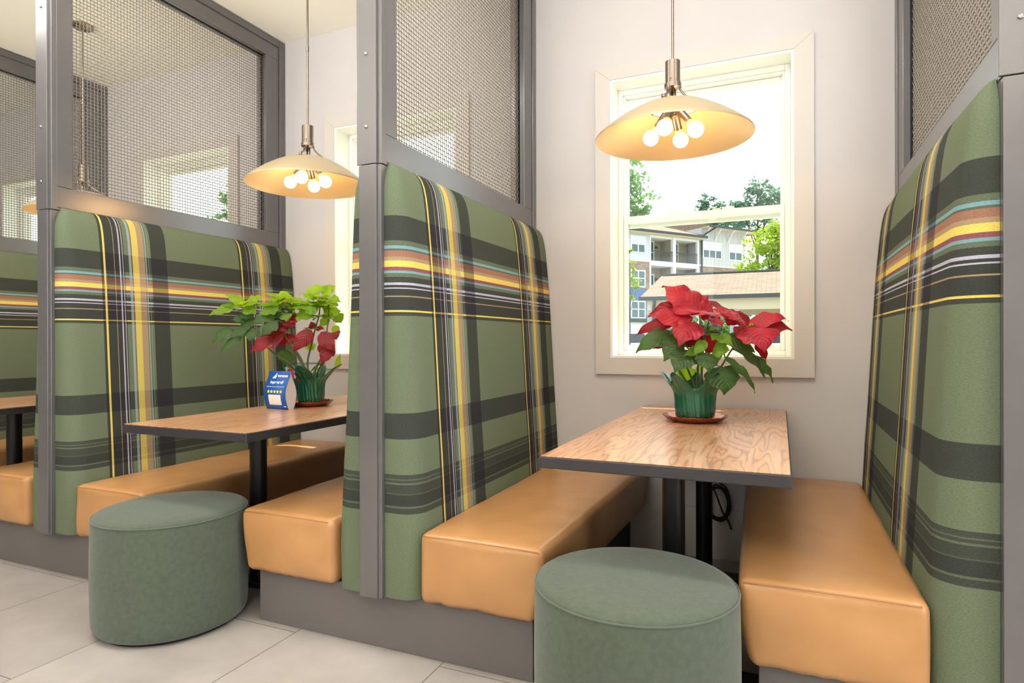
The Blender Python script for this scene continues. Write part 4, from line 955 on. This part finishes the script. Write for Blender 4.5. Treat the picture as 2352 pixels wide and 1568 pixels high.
tree('leafy_tree', (-16.4, 71, -.12), 20, [(0, 0, 21, 2.6), (1.2, .5, 18.8, 2.2), (.2, 0, 23.6, 2.0), (2.0, .8, 16.6, 1.6), (.6, 0, 16.6, 2), (-1.5, 0, 25, 2)], 'foliage', 'tall green tree rising left of the apartment roof', leaf_s=.6, per=420, seed=3, tr=.35)
tree('pine_tree', (-1.4, 82.8, -.12), 19, [(0, 0, 20.4, 1.6), (-2.2, 0, 18.4, 1.6), (2.2, .5, 19.0, 1.7), (0, 0, 18.2, 1.8), (1.0, 0, 17.0, 2.0), (-1.5, 0, 16.8, 2.0)], 'foliagepine', 'broad pine tree behind the apartment roof at right', leaf_s=.55, per=420, seed=4, tr=.4)
tree('pine_tree', (-7.4, 80.2, -.12), 18, [(0, 0, 18.6, 1.3), (-.6, 0, 17.0, 1.4), (.8, 0, 16.6, 1.3)], 'foliagepine', 'small dark pine tip above the apartment roof', leaf_s=.5, per=380, seed=5, tr=.3)
tree('leafy_tree', (-5.4, 87, -.12), 17, [(0, 0, 17.6, 1.4), (1.2, 0, 17.0, 1.3), (-1, 0, 16.8, 1.2)], 'foliagepine', 'pale green treetop between the two pines', leaf_s=.5, per=360, seed=6, tr=.3)
tree('leafy_tree', (.9, 37.8, -.12), 8, [(.2, 0, 7.8, 1.0), (-.6, -.2, 6.9, .9), (.9, -.2, 7.1, 1.0), (-1.2, -.2, 5.6, .8), (.4, -.5, 6.2, 1.0), (-1.7, -.3, 4.9, .5)], 'foliagelime', 'bright yellow green tree in front of the apartments at right', leaf_s=.26, per=560, seed=7, tr=.16)
tree('leafy_tree', (1.6, 40.5, -.12), 7, [(0, 0, 6.0, 1.5), (-1.2, 0, 5.2, 1.3), (1.0, 0, 5.0, 1.5), (-.4, 0, 4.2, 1.5), (-1.8, 0, 4.0, 1.2), (1.5, 0, 7.0, 1.4)], 'foliagedeep', 'deep green tree right behind the bright one', leaf_s=.34, per=600, seed=8, tr=.2)
tree('sapling', (-4.95, 24.6, -.12), 4.6, [(0, 0, 4.75, .22), (.15, 0, 4.3, .26), (.2, 0, 3.85, .28), (.35, 0, 3.6, .2), (.0, 0, 5.2, .16), (.05, 0, 3.1, .16)], 'foliagelime', 'thin bright sapling at the left edge of the right window', leaf_s=.10, per=210, seed=9, tr=.04)
for k, (x, y, z, r) in enumerate(((-2.9, 45, 1.9, 1.4), (1.4, 49, 2.2, 1.6), (5.4, 45, 2.0, 1.4))):
    tree('hedge_shrub', (x, y, -.12), 2, [(0, 0, z, r), (.8, 0, z-.6, r*.8), (-.8, 0, z-.5, r*.8)], 'foliagedeep', ['dark green shrub seen through the pavilion, nearest its column', 'dark green shrub seen through the pavilion, under the dome light', 'dark green shrub beyond the right jamb of the window'][k], trunk=False, leaf_s=.34, per=520, seed=20+k)
tree('leafy_tree', (-37, 32, -.12), 12, [(0, 0, 12.2, 1.1), (.9, .5, 11.2, 1.1), (-.6, 0, 10.6, 1.0), (.3, 0, 9.4, 1.0)], 'foliage', 'green tree seen through the large wire screen at left', leaf_s=.4, per=260, seed=10, tr=.2)
tree('leafy_tree', (-6.2, 9.5, -.12), 6, [(0, 0, 4.2, 1.0), (.5, .4, 3.4, 1.0), (-.6, 0, 3.2, 1.0), (0, 0, 2.3, 1.1)], 'foliage', 'green tree outside the window of the middle booth', leaf_s=.2, per=600, seed=12, tr=.1)

# parked cars
def car(loc, rz, mk, label):
    t_ = thing('parked_car', label, 'car', loc, rz, 'parked cars outside')
    bm = B(); prism(bm, [(-2.2, .35), (-2.25, .75), (-2.1, .98), (-1.2, 1.05), (1.95, 1.08), (2.2, .95), (2.25, .4), (2.0, .28), (-2.0, .28)], -.9, .9, 'Y')
    bmesh.ops.bevel(bm, geom=bm.edges[:], offset=.06, segments=3, affect='EDGES'); autosmooth(link('body', bm, M[mk], t_))
    bm = B(); prism(bm, [(-1.25, 1.04), (-.65, 1.58), (1.35, 1.6), (1.95, 1.06)], -.82, .82, 'Y')
    for v_ in bm.verts:
        if v_.co.z > 1.3: v_.co.y *= .84
    bmesh.ops.bevel(bm, geom=bm.edges[:], offset=.05, segments=2, affect='EDGES'); autosmooth(link('cabin_glass', bm, M['carglass'], t_))
    bm = B(); box(bm, -.66, 1.36, -.7, .7, 1.575, 1.66, .03); box(bm, .25, .33, -.81, -.70, 1.05, 1.6); box(bm, .25, .33, .70, .81, 1.05, 1.6); link('roof', bm, M[mk], t_)
    for x_ in (-1.4, 1.4):
        for y_ in (-.85, .85):
            bm = B(); lathe(bm, [(.2, -.11), (.33, -.11), (.345, -.06), (.345, .06), (.33, .11), (.2, .11)], 24, M_=Matrix(((1, 0, 0, x_), (0, 0, 1, y_), (0, 1, 0, .345), (0, 0, 0, 1)))); link('wheel', bm, M['rubber'], t_)
    return t_
c_ = car((2.0, 30.5, -.12), 0, 'carwhite', 'white parked car beyond the pavilion at right')
c2_ = dup(c_, (-6.3, 33, -.12), rz=.3, label='silver parked car at the lower left corner of the right window')
